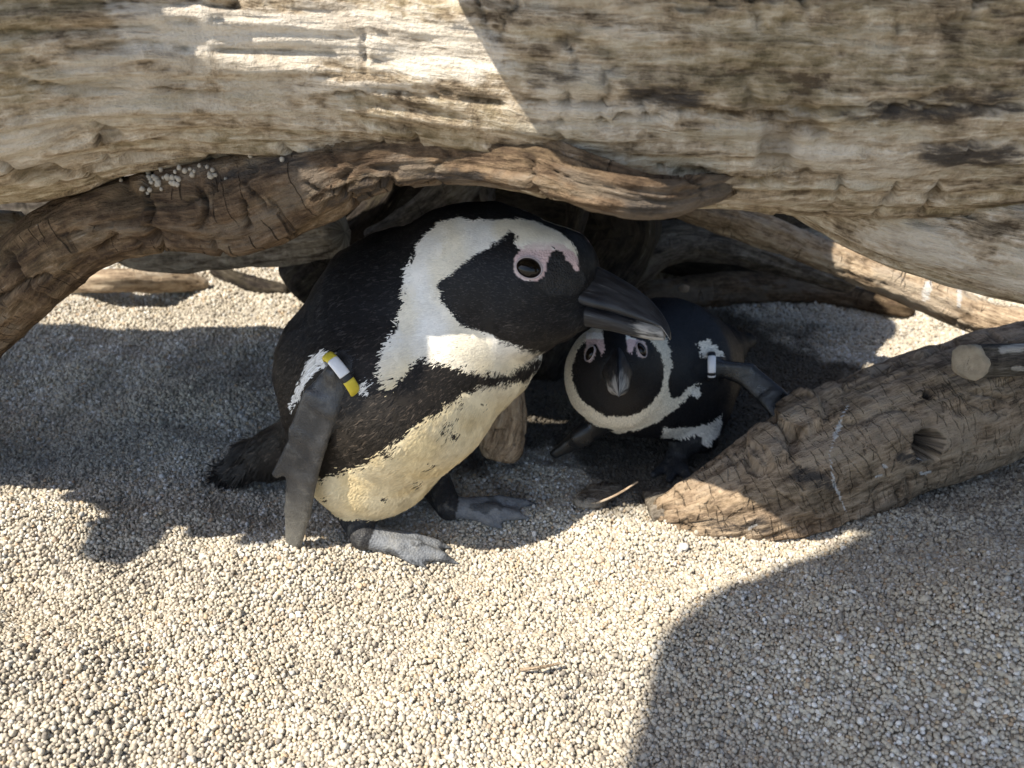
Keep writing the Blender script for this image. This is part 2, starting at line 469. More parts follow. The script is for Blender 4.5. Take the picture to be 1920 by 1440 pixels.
    tag(o, 'loose beige gravel grains covering the ground', 'gravel', kind='stuff')
    return n
N_GRAINS = scatter_grains()

# ------------------------------------------------------------------ logs
def spline(P, n):
    """Catmull-Rom through rows of P, resampled evenly by length of the first three columns"""
    P = np.asarray(P, float)
    Q = np.vstack([2 * P[0] - P[1], P, 2 * P[-1] - P[-2]])
    out = []
    for i in range(1, len(Q) - 2):
        t = np.linspace(0, 1, 60, endpoint=False)[:, None]
        p0, p1, p2, p3 = Q[i - 1], Q[i], Q[i + 1], Q[i + 2]
        out.append(0.5 * (2 * p1 + (p2 - p0) * t + (2 * p0 - 5 * p1 + 4 * p2 - p3) * t ** 2 + (3 * p1 - p0 - 3 * p2 + p3) * t ** 3))
    out = np.vstack(out + [P[-1:]])
    s = np.concatenate([[0], np.cumsum(np.linalg.norm(np.diff(out[:, :3], axis=0), axis=1))])
    si = np.linspace(0, s[-1], n)
    return np.stack([np.interp(si, s, out[:, k]) for k in range(P.shape[1])], 1), si

def tube(path, res=0.003, seed=0, lump=0.07, groove=0.0016, grain_l=4.0, crack=None, crack_d=0.003, cap=(1, 1), squash=1.0, roll=0.0,
         dents=(), chars=(), bleach=(), drops=(), facets=0.0, ripple=0.0, lines=(), split=0.0):
    """a log: path rows are x, y, z, radius. Lumps, fibres and checks are real relief"""
    path = np.asarray(path, float)
    L = np.linalg.norm(np.diff(path[:, :3], axis=0), axis=1).sum()
    rm = path[:, 3].mean()
    n = max(12, int(L / res)); m = max(16, int(2 * math.pi * rm / res))
    C, s = spline(path, n)
    T = np.gradient(C[:, :3], axis=0); T /= np.linalg.norm(T, axis=1)[:, None]
    up = np.array([0, 0, 1.0]) if abs(T[:, 2]).max() < 0.93 else np.array([0, -1.0, 0.2])
    Nn = up - (T @ up)[:, None] * T; Nn /= np.linalg.norm(Nn, axis=1)[:, None]
    B = np.cross(T, Nn)
    R = np.maximum(C[:, 3], 0.001)
    # end caps: rings drawn in to the middle
    fr = np.array([0.0, 0.35, 0.65, 0.86])
    rows = np.concatenate([np.zeros(4, int), np.arange(n), np.full(4, n - 1, int)])
    frac = np.concatenate([fr, np.ones(n), fr[::-1]])
    bulge = np.concatenate([-(1 - fr ** 2) ** 0.7 * cap[0], np.zeros(n), (1 - fr[::-1] ** 2) ** 0.7 * cap[1]])
    e0 = np.clip(s / (0.5 * R), 0, 1); e1 = np.clip((s[-1] - s) / (0.5 * R), 0, 1)
    rnd = np.ones(n)
    if cap[0] > 0: rnd *= 0.86 + 0.14 * np.sqrt(1 - (1 - e0) ** 2)
    if cap[1] > 0: rnd *= 0.86 + 0.14 * np.sqrt(1 - (1 - e1) ** 2)
    R = R * rnd
    th = np.linspace(0, 2 * math.pi, m, endpoint=False) + roll
    S, TH = np.meshgrid(s[rows], th, indexing='ij')
    RR = np.broadcast_to(R[rows][:, None], S.shape)
    cx, sx = np.cos(TH), np.sin(TH)
    so = seed * 13.7
    u, v = rm * cx, rm * sx
    disp = lump * RR * fbm(S * 0.55 / rm / 2.2 + so, cx * 1.1 + so, sx * 1.1, 3)
    disp = disp + 0.35 * lump * RR * fbm(S * 2.4 / rm / 2 + so, cx * 2.4, sx * 2.4 + so, 2)
    if facets: disp = disp + facets * RR * np.abs(perlin(S * 1.2 / rm / 2 + so, cx * 2.2, sx * 2.2 + so))
    gl = 1 - np.abs(fbm(S * grain_l * 2 + so, u * 65, v * 65 + so, 3))
    disp = disp - groove * np.clip(gl - 0.45, 0, 1) * 2
    if ripple: disp = disp + ripple * fbm(S * 55 + so, u * 70, v * 70, 3)
    ck = np.zeros(S.shape)
    if crack:
        wp = 0.35 * perlin(S * 90 + so, u * 90, v * 90)
        cc = np.abs(perlin(S * crack[0] + wp + so, u * crack[1] + so, v * crack[1]) + 0.12 * perlin(S * crack[0] * 2.3 + so, u * crack[1] * 3, v * crack[1] * 3))
        mask = sstep(0.05, 0.3, perlin(S * 18 + so, u * 24, v * 24 + 5))
        ck = sstep(0.12, 0.0, cc) * mask
        disp = disp - crack_d * ck
        # blocks between checks sit at slightly different heights
    if split:                             # long splits that follow the fibres
        sp = np.abs(perlin(S * 5.5 + so, u * 48 + 3, v * 48 + so) + 0.15 * perlin(S * 40, u * 120, v * 120 + so))
        k = sstep(0.055, 0.0, sp) * sstep(0.0, 0.3, perlin(S * 6 + so + 9, u * 20, v * 20))
        disp = disp - split * k; ck = np.maximum(ck, 0.8 * k)
    ctr = C[rows][:, None, :3] + (bulge * R[rows] * 0.22)[:, None, None] * T[rows][:, None, :]
    rad = (RR + disp) * frac[:, None]
    e = cx[..., None] * Nn[rows][:, None, :] + squash * sx[..., None] * B[rows][:, None, :]
    V = ctr + rad[..., None] * e
    V = V.reshape(-1, 3); E = e.reshape(-1, 3)
    px, py, _ = proj(V)
    view = np.array([0, 0, CAM_H]) - V
    front = (E * view).sum(1) > 0
    wob = 0.45 * perlin(px / 40.0 + so, py / 14.0, 0.5) + 0.3 * perlin(px / 13.0 + so, py / 6.0, 2.5)
    hole_shade = np.zeros(len(V))                # shade painted into the colour inside a knot hole
    for (dx, dy, r, dep) in dents:
        q = np.hypot(px - dx, py - dy) / r * (1 + 0.4 * wob)
        V -= E * (dep * sstep(1.0, 0.86, q) * front)[:, None]
        if dep > 0.009: hole_shade = np.maximum(hole_shade, sstep(1.12, 0.98, q) * front)
    ckf = ck.ravel()
    for (pts, wpx, dep) in lines:         # long open splits
        q = dline(px + 14 * perlin(px / 60, py / 60, so), py + 10 * perlin(px / 45, py / 45, so + 4), pts) / wpx
        k = sstep(1.0, 0.2, q) * front
        V -= E * (dep * k)[:, None]; ckf = np.maximum(ckf, k)
    def spots(lst):
        a = np.zeros(len(V))
        for it in lst:
            pts, wpx = it
            q = dline(px, py, pts) / wpx * (1 + wob)
            a = np.maximum(a, sstep(1.25, 0.45, q) * front)
        return a
    ca, ba, da = np.maximum(spots(chars), hole_shade), spots(bleach), spots(drops)
    k = len(rows)
    ii = np.arange(k * m).reshape(k, m); jj = np.roll(ii, -1, axis=1)
    F = np.stack([ii[:-1], jj[:-1], jj[1:], ii[1:]], -1).reshape(-1, 4)
    me = mesh_np('log', V, F)
    attr(me, 'lc', np.stack([S.ravel() + so, (RR * cx).ravel() + so, (RR * sx).ravel()], 1), 'FLOAT_VECTOR')
    attr(me, 'crack', np.maximum(ckf, hole_shade)); attr(me, 'char', ca); attr(me, 'bleach', ba); attr(me, 'dropping', da)  # painted hole shade joins the crack and stain masks
    return me

def PX(rows):
    """rows px, py, depth, radius in px -> x, y, z, radius"""
    return [[*W(a, b, d), r * d / FPX] for a, b, d, r in rows]

def log(name, me, mat, label, cat='driftwood'):
    return tag(obj(name, me, M[mat]), label, cat)

# the great log across the top
big = [[-1.05, 0.75, 0.345, 0.095], [-0.64, 0.54, 0.338, 0.088], [-0.50, 0.475, 0.335, 0.086], [-0.38, 0.446, 0.335, 0.085], [-0.27, 0.441, 0.337, 0.081], [-0.20, 0.445, 0.342, 0.073], [-0.14, 0.458, 0.341, 0.072], [-0.07, 0.462, 0.339, 0.073],
       [-0.01, 0.457, 0.335, 0.076], [0.08, 0.444, 0.331, 0.079], [0.28, 0.438, 0.328, 0.078], [0.55, 0.44, 0.332, 0.080], [1.05, 0.47, 0.345, 0.09]]
log('fallen_log', tube(big, 0.0021, 1, 0.045, 0.0036, 3.0, (36, 9), 0.0040, facets=0.03, ripple=0.0006, split=0.004,
    chars=[([(1190, 175), (1300, 185)], 22), ([(1000, 145), (1080, 150)], 16), ([(980, 240), (1030, 245)], 18), ([(1190, 383), (1270, 388)], 22), ([(1600, 210), (1920, 190)], 24), ([(1750, 290), (1900, 300)], 28)],
    bleach=[([(250, 40), (620, 70)], 60), ([(600, 50), (900, 100)], 70), ([(560, 160), (760, 165)], 18)],
    lines=[([(640, 175), (820, 180), (960, 190), (1160, 198)], 5, 0.004), ([(1160, 215), (1400, 215), (1560, 207), (1920, 200)], 7, 0.006),
           ([(1270, 20), (1400, 2), (1500, -6)], 5, 0.004), ([(1240, 318), (1340, 330), (1470, 350)], 6, 0.006)]),
    'log_pale', 'huge pale weathered log lying across above both penguins')
# arched root fused under it on the left
arch = [[-0.62, 0.60, -0.07, 0.045], [-0.545, 0.575, -0.01, 0.04]] + PX([(-270, 800, 0.615, 80), (-130, 690, 0.555, 82), (20, 545, 0.50, 80), (150, 440, 0.46, 74), (300, 395, 0.435, 76), (440, 388, 0.432, 92), (570, 345, 0.424, 86), (700, 308, 0.410, 57),
           (860, 298, 0.402, 54), (1010, 316, 0.378, 52), (1130, 350, 0.360, 52), (1230, 368, 0.360, 44), (1330, 350, 0.378, 34), (1430, 320, 0.41, 24)])
log('arched_root', tube(arch, 0.0018, 2, 0.10, 0.0026, 3.5, (38, 8), 0.0045, squash=0.9, ripple=0.0006, split=0.004,
    chars=[([(630, 375), (720, 345)], 20), ([(400, 330), (560, 300)], 18), ([(700, 335), (900, 330)], 12), ([(1190, 385), (1260, 390)], 18)],
    lines=[([(275, 310), (285, 390), (280, 430)], 5, 0.006), ([(380, 350), (385, 410), (375, 430)], 5, 0.006), ([(460, 375), (470, 425)], 5, 0.006), ([(580, 340), (600, 360)], 5, 0.005), ([(590, 380), (650, 350), (740, 335)], 6, 0.005),
           ([(620, 262), (630, 310)], 4, 0.004), ([(0, 555), (90, 520)], 7, 0.006), ([(190, 470), (215, 445)], 6, 0.005)]),
    'log_brown', 'dark brown cracked root arching down to the gravel under the huge log')

# ------------------------------------------------------------------ body fields
class Field:
    def __init__(s, lo, hi, h):
        s.lo, s.h = np.array(lo, float), h
        s.n = np.ceil((np.array(hi) - s.lo) / h).astype(int) + 1
        s.f = np.full(s.n, 1.0, np.float32); s.prims = []
    def add(s, fn, lo, hi, k, grp):
        pad = k + 3 * s.h
        a = np.clip(np.floor((lo - pad - s.lo) / s.h).astype(int), 0, s.n - 1)
        b = np.clip(np.ceil((hi + pad - s.lo) / s.h).astype(int) + 1, 1, s.n)
        ax = [s.lo[i] + s.h * np.arange(a[i], b[i]) for i in range(3)]
        P = np.stack(np.meshgrid(*ax, indexing='ij'), -1)
        d = fn(P).astype(np.float32)
        sl = tuple(slice(a[i], b[i]) for i in range(3))
        f = s.f[sl]
        hh = np.clip(0.5 + 0.5 * (f - d) / k, 0, 1)
        s.f[sl] = f * (1 - hh) + d * hh - k * hh * (1 - hh)
        s.prims.append((fn, lo, hi, grp))
    def cone(s, a, b, ra, rb, k=0.02, grp=0):
        a, b = np.array(a, float), np.array(b, float); ab = b - a; l2 = ab @ ab + 1e-12
        def fn(P):
            t = np.clip(((P - a) @ ab) / l2, 0, 1)
            return np.linalg.norm(P - a - t[..., None] * ab, axis=-1) - (ra + (rb - ra) * t)
        r = max(ra, rb)
        s.add(fn, np.minimum(a, b) - r, np.maximum(a, b) + r, k, grp)
    def ribbon(s, a, b, wa, wb, na, nb, wdir, k=0.006, grp=1):
        a, b = np.array(a, float), np.array(b, float); ab = b - a; L = np.linalg.norm(ab); ax = ab / L
        w = np.array(wdir, float); w = w - (w @ ax) * ax; w /= np.linalg.norm(w); nn = np.cross(ax, w)
        def fn(P):
            q = P - a
            t = np.clip((q @ ax) / L, 0, 1)
            q = q - (t * L)[..., None] * ax
            Wd, Nd = wa + (wb - wa) * t, na + (nb - na) * t
            ww, n_, l_ = q @ w, q @ nn, q @ ax
            Ld = np.minimum(Wd, 1.6 * Nd)
            e = 3.2                                             # flat faces, rounded edges
            A, B, C_ = np.abs(ww / Wd), np.abs(n_ / Nd), np.abs(l_ / Ld)
            k0 = (A ** e + B ** e + C_ ** e + 1e-12) ** (1 / e)
            gr = np.sqrt((A ** (e - 1) / Wd) ** 2 + (B ** (e - 1) / Nd) ** 2 + (C_ ** (e - 1) / Ld) ** 2) / k0 ** (e - 1)
            return np.where(k0 < 0.3, -0.7 * Nd, (k0 - 1) / (gr + 1e-6))
        r = max(wa, wb, na, nb)
        s.add(fn, np.minimum(a, b) - r, np.maximum(a, b) + r, k, grp)
    def mesh(s):
        f = s.f; ins = f < 0
        c = np.zeros(np.array(f.shape) - 1, np.uint8)
        for i in (0, 1):
            for j in (0, 1):
                for k in (0, 1):
                    c += ins[i:f.shape[0] - 1 + i, j:f.shape[1] - 1 + j, k:f.shape[2] - 1 + k]
        act = (c > 0) & (c < 8)
        ci = np.argwhere(act)
        vid = np.full(act.shape, -1, np.int64); vid[act] = np.arange(len(ci))
        acc = np.zeros((len(ci), 3)); cnt = np.zeros(len(ci))
        off = [(i, j, k) for i in (0, 1) for j in (0, 1) for k in (0, 1)]
        for p in off:
            for ax in range(3):
                if p[ax]: continue
                q = list(p); q[ax] = 1
                fa = f[ci[:, 0] + p[0], ci[:, 1] + p[1], ci[:, 2] + p[2]]
                fb = f[ci[:, 0] + q[0], ci[:, 1] + q[1], ci[:, 2] + q[2]]
                m = (fa < 0) != (fb < 0)
                t = np.where(m, fa / np.where(m, fa - fb, 1), 0)
                pt = np.array(p, float)[None] + t[:, None] * (np.array(q) - np.array(p))[None]
                acc += pt * m[:, None]; cnt += m
        V = s.lo + s.h * (ci + acc / cnt[:, None])
        faces = []
        for ax in range(3):
            sl0 = [slice(None)] * 3; sl1 = [slice(None)] * 3
            sl0[ax] = slice(0, -1); sl1[ax] = slice(1, None)
            a, b = ins[tuple(sl0)], ins[tuple(sl1)]
            e = np.argwhere(a != b)
            o1, o2 = [(1, 2), (2, 0), (0, 1)][ax]
            ok = (e[:, o1] > 0) & (e[:, o2] > 0) & (e[:, o1] < act.shape[o1]) & (e[:, o2] < act.shape[o2])
            e = e[ok]
            def g(d1, d2):
                q = e.copy(); q[:, o1] -= d1; q[:, o2] -= d2
                return vid[q[:, 0], q[:, 1], q[:, 2]]
            Q = np.stack([g(1, 1), g(0, 1), g(0, 0), g(1, 0)], 1)
            flip = ~a[e[:, 0], e[:, 1], e[:, 2]]
            Q[flip] = Q[flip][:, ::-1]
            faces.append(Q)
        F = np.concatenate(faces)
        F = F[(F >= 0).all(1)]
        return V, F
    def group(s, V):
        best = np.full(len(V), 1e9); g = np.zeros(len(V), int)
        for fn, lo, hi, grp in s.prims:
            m = ((V > lo - 0.01) & (V < hi + 0.01)).all(1)
            if not m.any(): continue
            d = np.full(len(V), 1e9); d[m] = fn(V[m])
            k = d < best; best[k] = d[k]; g[k] = grp
        return g

def vnormals(V, F):
    a, b, c, d = [V[F[:, i]] for i in range(4)]
    n = np.cross(c - a, d - b)
    N = np.zeros_like(V)
    for i in range(4): np.add.at(N, F[:, i], n)
    return N / (np.linalg.norm(N, axis=1)[:, None] + 1e-12)

def smooth(V, F, it=2):
    for _ in range(it):
        acc = np.zeros_like(V); cnt = np.zeros(len(V))
        for i in range(4):
            for j in (1, 3):
                np.add.at(acc, F[:, i], V[F[:, (i + j) % 4]]); np.add.at(cnt, F[:, i], 1)
        V = 0.5 * V + 0.5 * acc / cnt[:, None]
    return V

def feathers(V, F, N, weight, length, width, n, flow, color_fn, lift=0.10, seed=1):
    """small overlapping contour feathers: each a narrow folded blade lying along the flow"""
    rg = np.random.default_rng(seed)
    a, b, c, d = [V[F[:, i]] for i in range(4)]
    area = 0.5 * np.linalg.norm(np.cross(c - a, d - b), axis=1) * weight(F)
    cdf = np.cumsum(area); cdf /= cdf[-1]
    fi = np.searchsorted(cdf, rg.random(n)); fi = np.minimum(fi, len(F) - 1)
    u, v = rg.random((2, n))
    bl = [(1 - u) * (1 - v), u * (1 - v), u * v, (1 - u) * v]
    P = sum(bl[i][:, None] * V[F[fi, i]] for i in range(4))
    Nn = sum(bl[i][:, None] * N[F[fi, i]] for i in range(4)); Nn /= np.linalg.norm(Nn, axis=1)[:, None]
    D = flow(P, Nn); D = D - (D * Nn).sum(1)[:, None] * Nn; D /= np.linalg.norm(D, axis=1)[:, None] + 1e-9
    Sd = np.cross(Nn, D)
    ang = rg.normal(0, 0.20, n)[:, None]
    D = D * np.cos(ang) + Sd * np.sin(ang); Sd = np.cross(Nn, D)
    colr, keep = color_fn(P, Nn, rg)
    P, Nn, D, Sd, colr = P[keep], Nn[keep], D[keep], Sd[keep], colr[keep]
    Lh = length(P) * rg.uniform(0.75, 1.25, len(P)); Wd = width(P) * rg.uniform(0.8, 1.2, len(P))
    lf = np.abs(rg.normal(lift, 0.035, len(P)))
    k = len(P); L1 = Lh[:, None]; W1 = Wd[:, None]; lf = lf[:, None]
    r0 = P - Nn * 0.0005
    mid = P + D * L1 * 0.55 + Nn * L1 * 0.55 * lf + Nn * 0.0002
    tip = P + D * L1 + Nn * L1 * lf * 0.85 - Nn * (L1 ** 2) * 2.0
    vs_ = np.stack([r0 - Sd * W1 * 0.35, r0 + Sd * W1 * 0.35, mid + Sd * W1 * 0.5, mid - Sd * W1 * 0.5, tip + Sd * W1 * 0.10, tip - Sd * W1 * 0.10], 1).reshape(-1, 3)
    base = np.arange(k)[:, None] * 6
    fs = np.concatenate([base + np.array([[0, 1, 2, 3]]), base + np.array([[3, 2, 4, 5]])])
    me = mesh_np('feathers', vs_, fs)
    attr(me, 'col', np.repeat(colr, 6, axis=0), 'FLOAT_COLOR')
    return me

def loft(rings, closed_ends=True, name='loft', lcs=None):
    """rings: (k, m, 3)"""
    k, m, _ = rings.shape
    V = rings.reshape(-1, 3)
    ii = np.arange(k * m).reshape(k, m); jj = np.roll(ii, -1, 1)
    F = np.stack([ii[:-1], jj[:-1], jj[1:], ii[1:]], -1).reshape(-1, 4)
    return V, F

CAMP = np.array([0, 0, CAM_H])
def Z1(pts): return [(700 + x / 3.2, 380 + y / 3.2) for x, y in pts]
def Z2(pts): return [(400 + x / 2.88, 600 + y / 2.88) for x, y in pts]
def Z3(pts): return [(960 + x / 3.2, 520 + y / 3.2) for x, y in pts]
BLACK, BLACK2 = np.array([0.0105, 0.0105, 0.012]), np.array([0.021, 0.0175, 0.0145])
WHITE, CREAM = np.array([0.85, 0.835, 0.80]), np.array([0.80, 0.68, 0.45])
PINK, FLIP, FOOT = np.array([0.60, 0.45, 0.45]), np.array([0.034, 0.036, 0.040]), np.array([0.17, 0.178, 0.19])

def mirror(P, o, n):
    return P - 2 * ((P - o) @ n)[:, None] * n

# ------------------------------------------------------------------ the standing penguin
def front_penguin():
    root = bpy.data.objects.new('penguin', None); col.objects.link(root)
    tag(root, 'black and white penguin with yellow and white wing band, standing stooped under the huge log', 'penguin', 'penguins sheltering under the driftwood')
    f = Field((-0.30, 0.36, -0.015), (0.09, 0.70, 0.275), 0.00125)
    def c(a, b, k=0.02, grp=0):
        f.cone(W(*a[:3]), W(*b[:3]), a[3] * a[2] / FPX, b[3] * b[2] / FPX, k, grp)
    hips, mid, back, shou, chest = (695, 828, .570, 134), (748, 722, .545, 180), (692, 705, .572, 166), (772, 612, .560, 172), (852, 606, .545, 163)
    c(hips, mid, .012); c(mid, chest, .012); c(hips, back, .012); c(back, shou, .012); c(shou, chest, .01)
    nape, brow, jaw = (885, 522, .527, 127), (1012, 520, .502, 98), (985, 572, .506, 92)
    crown = (945, 520, .514, 122)
    c(chest, nape, .015); c(shou, nape, .015); c(nape, crown, .01); c(crown, brow, .01)
    c((900, 560, .522, 100), jaw, .01); c(jaw, (1052, 588, .497, 44), .010); c(brow, (1058, 504, .496, 62), .008); c((1058, 504, .496, 62), (1086, 522, .4925, 36), .006)
    c((1052, 588, .497, 44), (1085, 590, .4925, 24), .006)
    # tail
    c((630, 815, .60, 88), (520, 850, .625, 46), .02); f.ribbon(W(545, 842, .620), W(470, 862, .635), .018, .015, .010, .006, (0, 0.75, 0.5), .010, 0); f.ribbon(W(470, 862, .635), W(425, 882, .648), .015, .009, .006, .003, (0, 0.75, 0.5), .006, 0)
    # thighs, legs, feet
    def foot(ank, heel, tips, seed):
        h = G(*heel, 0.009)
        f.cone(W(*ank[:3]), h, ank[3] * ank[2] / FPX, 0.0095, 0.012, 3)
        T = [G(x, y, 0.004) for x, y in tips]
        for i, t_ in enumerate(T):
            m_ = h + (t_ - h) * 0.6 + np.array([0, 0, 0.0035])
            f.cone(h, m_, 0.0072, 0.0042, 0.003, 2); f.cone(m_, t_ + (h - t_) * .1, 0.0042, 0.0033, 0.002, 2)
            e_ = t_ + (t_ - h) / np.linalg.norm(t_ - h) * 0.004 + np.array([0, 0, -0.002])
            f.cone(t_ + (h - t_) * .1, e_, 0.0030, 0.0008, 0.001, 2)
        for i in (0, 1):
            for q in (0.28, 0.40, 0.52, 0.64, 0.75, 0.84):
                a_, b_ = h + (T[i] - h) * q, h + (T[i + 1] - h) * q
                f.cone(a_, b_, 0.0029, 0.0029, 0.0025, 2)
    foot((655, 950, .585, 30), (682, 1006), [(790, 1056), (850, 1050), (838, 1023)], 1)
    foot((815, 905, .615, 32), (842, 952), [(935, 984), (985, 968), (998, 942)], 2)
    # near flipper: upper arm, elbow, blade
    rib = lambda a, b, wa, wb, na, nb, w=(1, -0.25, 0), k=.004: f.ribbon(W(*a), W(*b), wa * a[2] / FPX, wb * b[2] / FPX, na, nb, w, k, 1)
    rib((735, 640, .510), (632, 702, .482), 28, 24, .008, .005, (0.2, 0, 1), .008)
    rib((636, 698, .482), (603, 755, .485), 24, 39, .0046, .0036, k=.002)
    rib((603, 755, .485), (578, 820, .497), 39, 39, .0036, .0031, k=.002)
    rib((578, 820, .497), (566, 890, .513), 39, 31, .0031, .0029, k=.002)
    rib((566, 890, .513), (558, 960, .534), 31, 26, .0029, .0027, k=.002)
    rib((558, 960, .534), (547, 1046, .556), 26, 12, .0027, .0022, k=.002)
    pa, pb = W(578, 820, .497), W(566, 890, .513)
    wv = np.array([1, -0.25, 0.0]); av = (pb - pa) / np.linalg.norm(pb - pa); nv = np.cross(av, wv); nv /= np.linalg.norm(nv)
    def inplane(px, py):
        r_ = W(px, py, 1.0) - CAMP
        return CAMP + r_ * (((pa - CAMP) @ nv) / (r_ @ nv))
    n0, n1 = inplane(556, 852), inplane(519, 888)
    f.ribbon(n0, n1, 26 * .51 / FPX, 9 * .51 / FPX, .0027, .0021, np.cross(nv, n1 - n0), .003, 1)
    # far flipper, swept back on the other side
    rib((800, 640, .585), (770, 760, .640), 34, 38, .008, .005, (1, 0.5, 0), .010)
    rib((770, 760, .640), (740, 880, .665), 38, 20, .005, .004, (1, 0.5, 0))
    V, F = f.mesh(); V = smooth(V, F, 2); N = vnormals(V, F)
    grp = f.group(V)
    # small lumps so that no surface is a perfect curve
    lump = (0.0013 * fbm(V[:, 0] * 50, V[:, 1] * 50, V[:, 2] * 50, 3) + 0.0014 * perlin(V[:, 0] * 22, V[:, 1] * 22, V[:, 2] * 22)) * (grp == 0)
    V = V + N * lump[:, None]
    # head and body symmetry planes
    hb, hn_ = W(1085, 548, .491), W(885, 522, .527)
    hf = hb - hn_; hf[2] = 0; hf /= np.linalg.norm(hf); hl = np.cross([0, 0, 1], hf)
    bf = np.array([0.86, -0.5, 0]); bf /= np.linalg.norm(bf); bl_ = np.cross([0, 0, 1], bf)
    white = Z1([(1230, 410), (1243, 350), (1228, 290), (1190, 240), (1140, 190), (1060, 150), (980, 120), (880, 105), (800, 115), (700, 110), (600, 105), (540, 85),
                (480, 110), (420, 125), (370, 165), (320, 210), (270, 270), (245, 330), (225, 380), (212, 430), (205, 480), (195, 540), (200, 600), (180, 660),
                (150, 740), (120, 800), (100, 860), (80, 930), (65, 1000), (60, 1060)]) + \
            Z2([(930, 330), (955, 370), (985, 362), (1060, 270), (1110, 225), (1150, 195), (1200, 210), (1290, 240), (1400, 262), (1500, 280), (1600, 278), (1680, 240), (1762, 193), (1800, 180)]) + \
            Z1([(1000, 905), (900, 875), (830, 835), (740, 810), (650, 760), (570, 740), (530, 710), (500, 670), (460, 620), (430, 580), (430, 540), (415, 490),
                (430, 460), (500, 435), (530, 400), (590, 360), (620, 325), (700, 290), (740, 255), (790, 225), (840, 180), (870, 195), (865, 240), (880, 290),
                (853, 330), (845, 385), (868, 435), (915, 472), (975, 470), (1020, 432), (1040, 390), (1045, 340), (1070, 295), (1100, 280), (1140, 300), (1155, 342), (1190, 370), (1212, 412)])
    pink = Z1([(850, 330), (880, 285), (940, 262), (1010, 245), (1080, 245), (1150, 265), (1205, 300), (1238, 350), (1235, 408), (1215, 414), (1190, 370), (1155, 345),
               (1140, 300), (1100, 280), (1070, 295), (1045, 340), (1040, 390), (1020, 440), (970, 472), (915, 472), (868, 440), (847, 390)])
    lore = Z1([(1045, 340), (1075, 290), (1140, 300), (1155, 345), (1190, 372), (1215, 415), (1260, 400), (1290, 480), (1240, 560), (1060, 560), (980, 500), (1030, 440), (1045, 390)])
    belly = Z2([(1792, 205), (1770, 262), (1700, 312), (1600, 338), (1500, 342), (1430, 362), (1350, 402), (1300, 432), (1230, 477), (1150, 517), (1090, 572), (1060, 622),
                (960, 662), (900, 712), (830, 772), (700, 817), (600, 850), (545, 850), (520, 900), (500, 1100), (700, 1300), (1100, 1300), (1500, 1000), (1900, 600), (1900, 180)])
    wing = Z2([(640, 140), (560, 170), (520, 220), (490, 290), (450, 370), (420, 475), (440, 470), (490, 380), (530, 310), (600, 250), (680, 190)])
    tuft = Z2([(770, 330), (830, 335), (890, 310), (880, 340), (860, 385), (800, 375)])
    specks = [(848, 785, 6), (840, 806, 7), (856, 812, 6), (953, 768, 6), (944, 786, 5), (735, 846, 9), (722, 932, 7), (615, 934, 4), (905, 700 + 60, 4), (790, 905, 5), (868, 752, 5), (990, 715, 5), (760, 990, 3), (812, 868, 4)]
    # where a point's pattern is read: seen side as is, far side mirrored
    def where(P, Nn):
        fac = ((CAMP - P) * Nn).sum(1) > 0.01
        hx, hy, _ = proj(P)
        ishead = ((P - W(930, 600, .52)) @ np.array([0.55, -0.3, 0.78])) > 0
        Q = np.where(ishead[:, None], mirror(P, hb, hl), mirror(P, W(*mid[:3]), bl_))
        qx, qy, _ = proj(Q)
        return np.where(fac, hx, qx), np.where(fac, hy, qy), fac
    def paint(P, Nn, rg=None):
        x, y, fac = where(P, Nn)
        jx = 5.0 * perlin(x / 16.0, y / 16.0, 0.2) + 2.5 * perlin(x / 6.0, y / 6.0, 3.2)
        jy = 5.0 * perlin(x / 16.0, y / 16.0, 7.2) + 2.5 * perlin(x / 6.0, y / 6.0, 9.2)
        bod = y > 640
        amp = np.where(bod & (x > 740), 1.1, 0.18)
        x2, y2 = x + jx * amp, y + jy * amp
        if rg is not None:
            rag = np.where(inpoly(x, y, [(700, 640), (1040, 640), (1040, 900), (560, 920), (560, 820)]), 3.6, 0.9)
            x2 = x2 + rg.normal(0, 1, len(P)) * rag; y2 = y2 + rg.normal(0, 1, len(P)) * rag
        w = inpoly(x2, y2, white); be = inpoly(x2, y2, belly); pk = inpoly(x, y, pink)
        wg = inpoly(x2, y2, wing) | inpoly(x2, y2, tuft)
        be &= ((P - W(*back[:3])) @ bf > -0.03)
        br = sstep(560, 760, y)[:, None]
        cl = BLACK * (1 - br) + BLACK2 * br
        cl = np.broadcast_to(cl, P.shape).copy()
        fade = sstep(600, 780, y)[:, None]
        wc = WHITE * (1 - fade) + CREAM * fade
        isw = w | be
        cl[isw] = wc[isw]; cl[wg] = WHITE * 0.93
        stain = np.clip(perlin(P[:, 0] * 45, P[:, 1] * 45, P[:, 2] * 45 + 2) * 0.5 + 0.1, 0, 0.3)[:, None]
        cl = np.where(isw[:, None], cl * (1 - stain * np.array([0.2, 0.35, 0.7])), cl)
        for sx_, sy_, r in specks:
            m = be & (np.hypot(x2 - sx_, (y2 - sy_) * 1.3) < r)
            cl[m] = BLACK2 * 1.6
        # pink brow, fading upwards into white feathers
        top = sstep(452, 475, y)
        pm = pk.astype(float) * np.maximum(top, 0.25)
        cl = cl * (1 - pm[:, None]) + PINK * pm[:, None]
        ring = (np.hypot((x - 991) / 27.0, (y - 503) / 22.0) < 1.05)
        cl[ring] = np.array([0.60, 0.50, 0.50])
        bare = (pk & (y > 468)) | ring | (inpoly(x, y, lore))
        return cl, bare, w | be, x, y
    cl, bare, isw, ax_, ay_ = paint(V, N)
    cl[grp == 1] = FLIP
    # pale flecked skin towards the flipper's tip and along its edges
    px, py, _ = proj(V)
    tipm = (grp == 1) * sstep(900, 1040, py) * 0.8
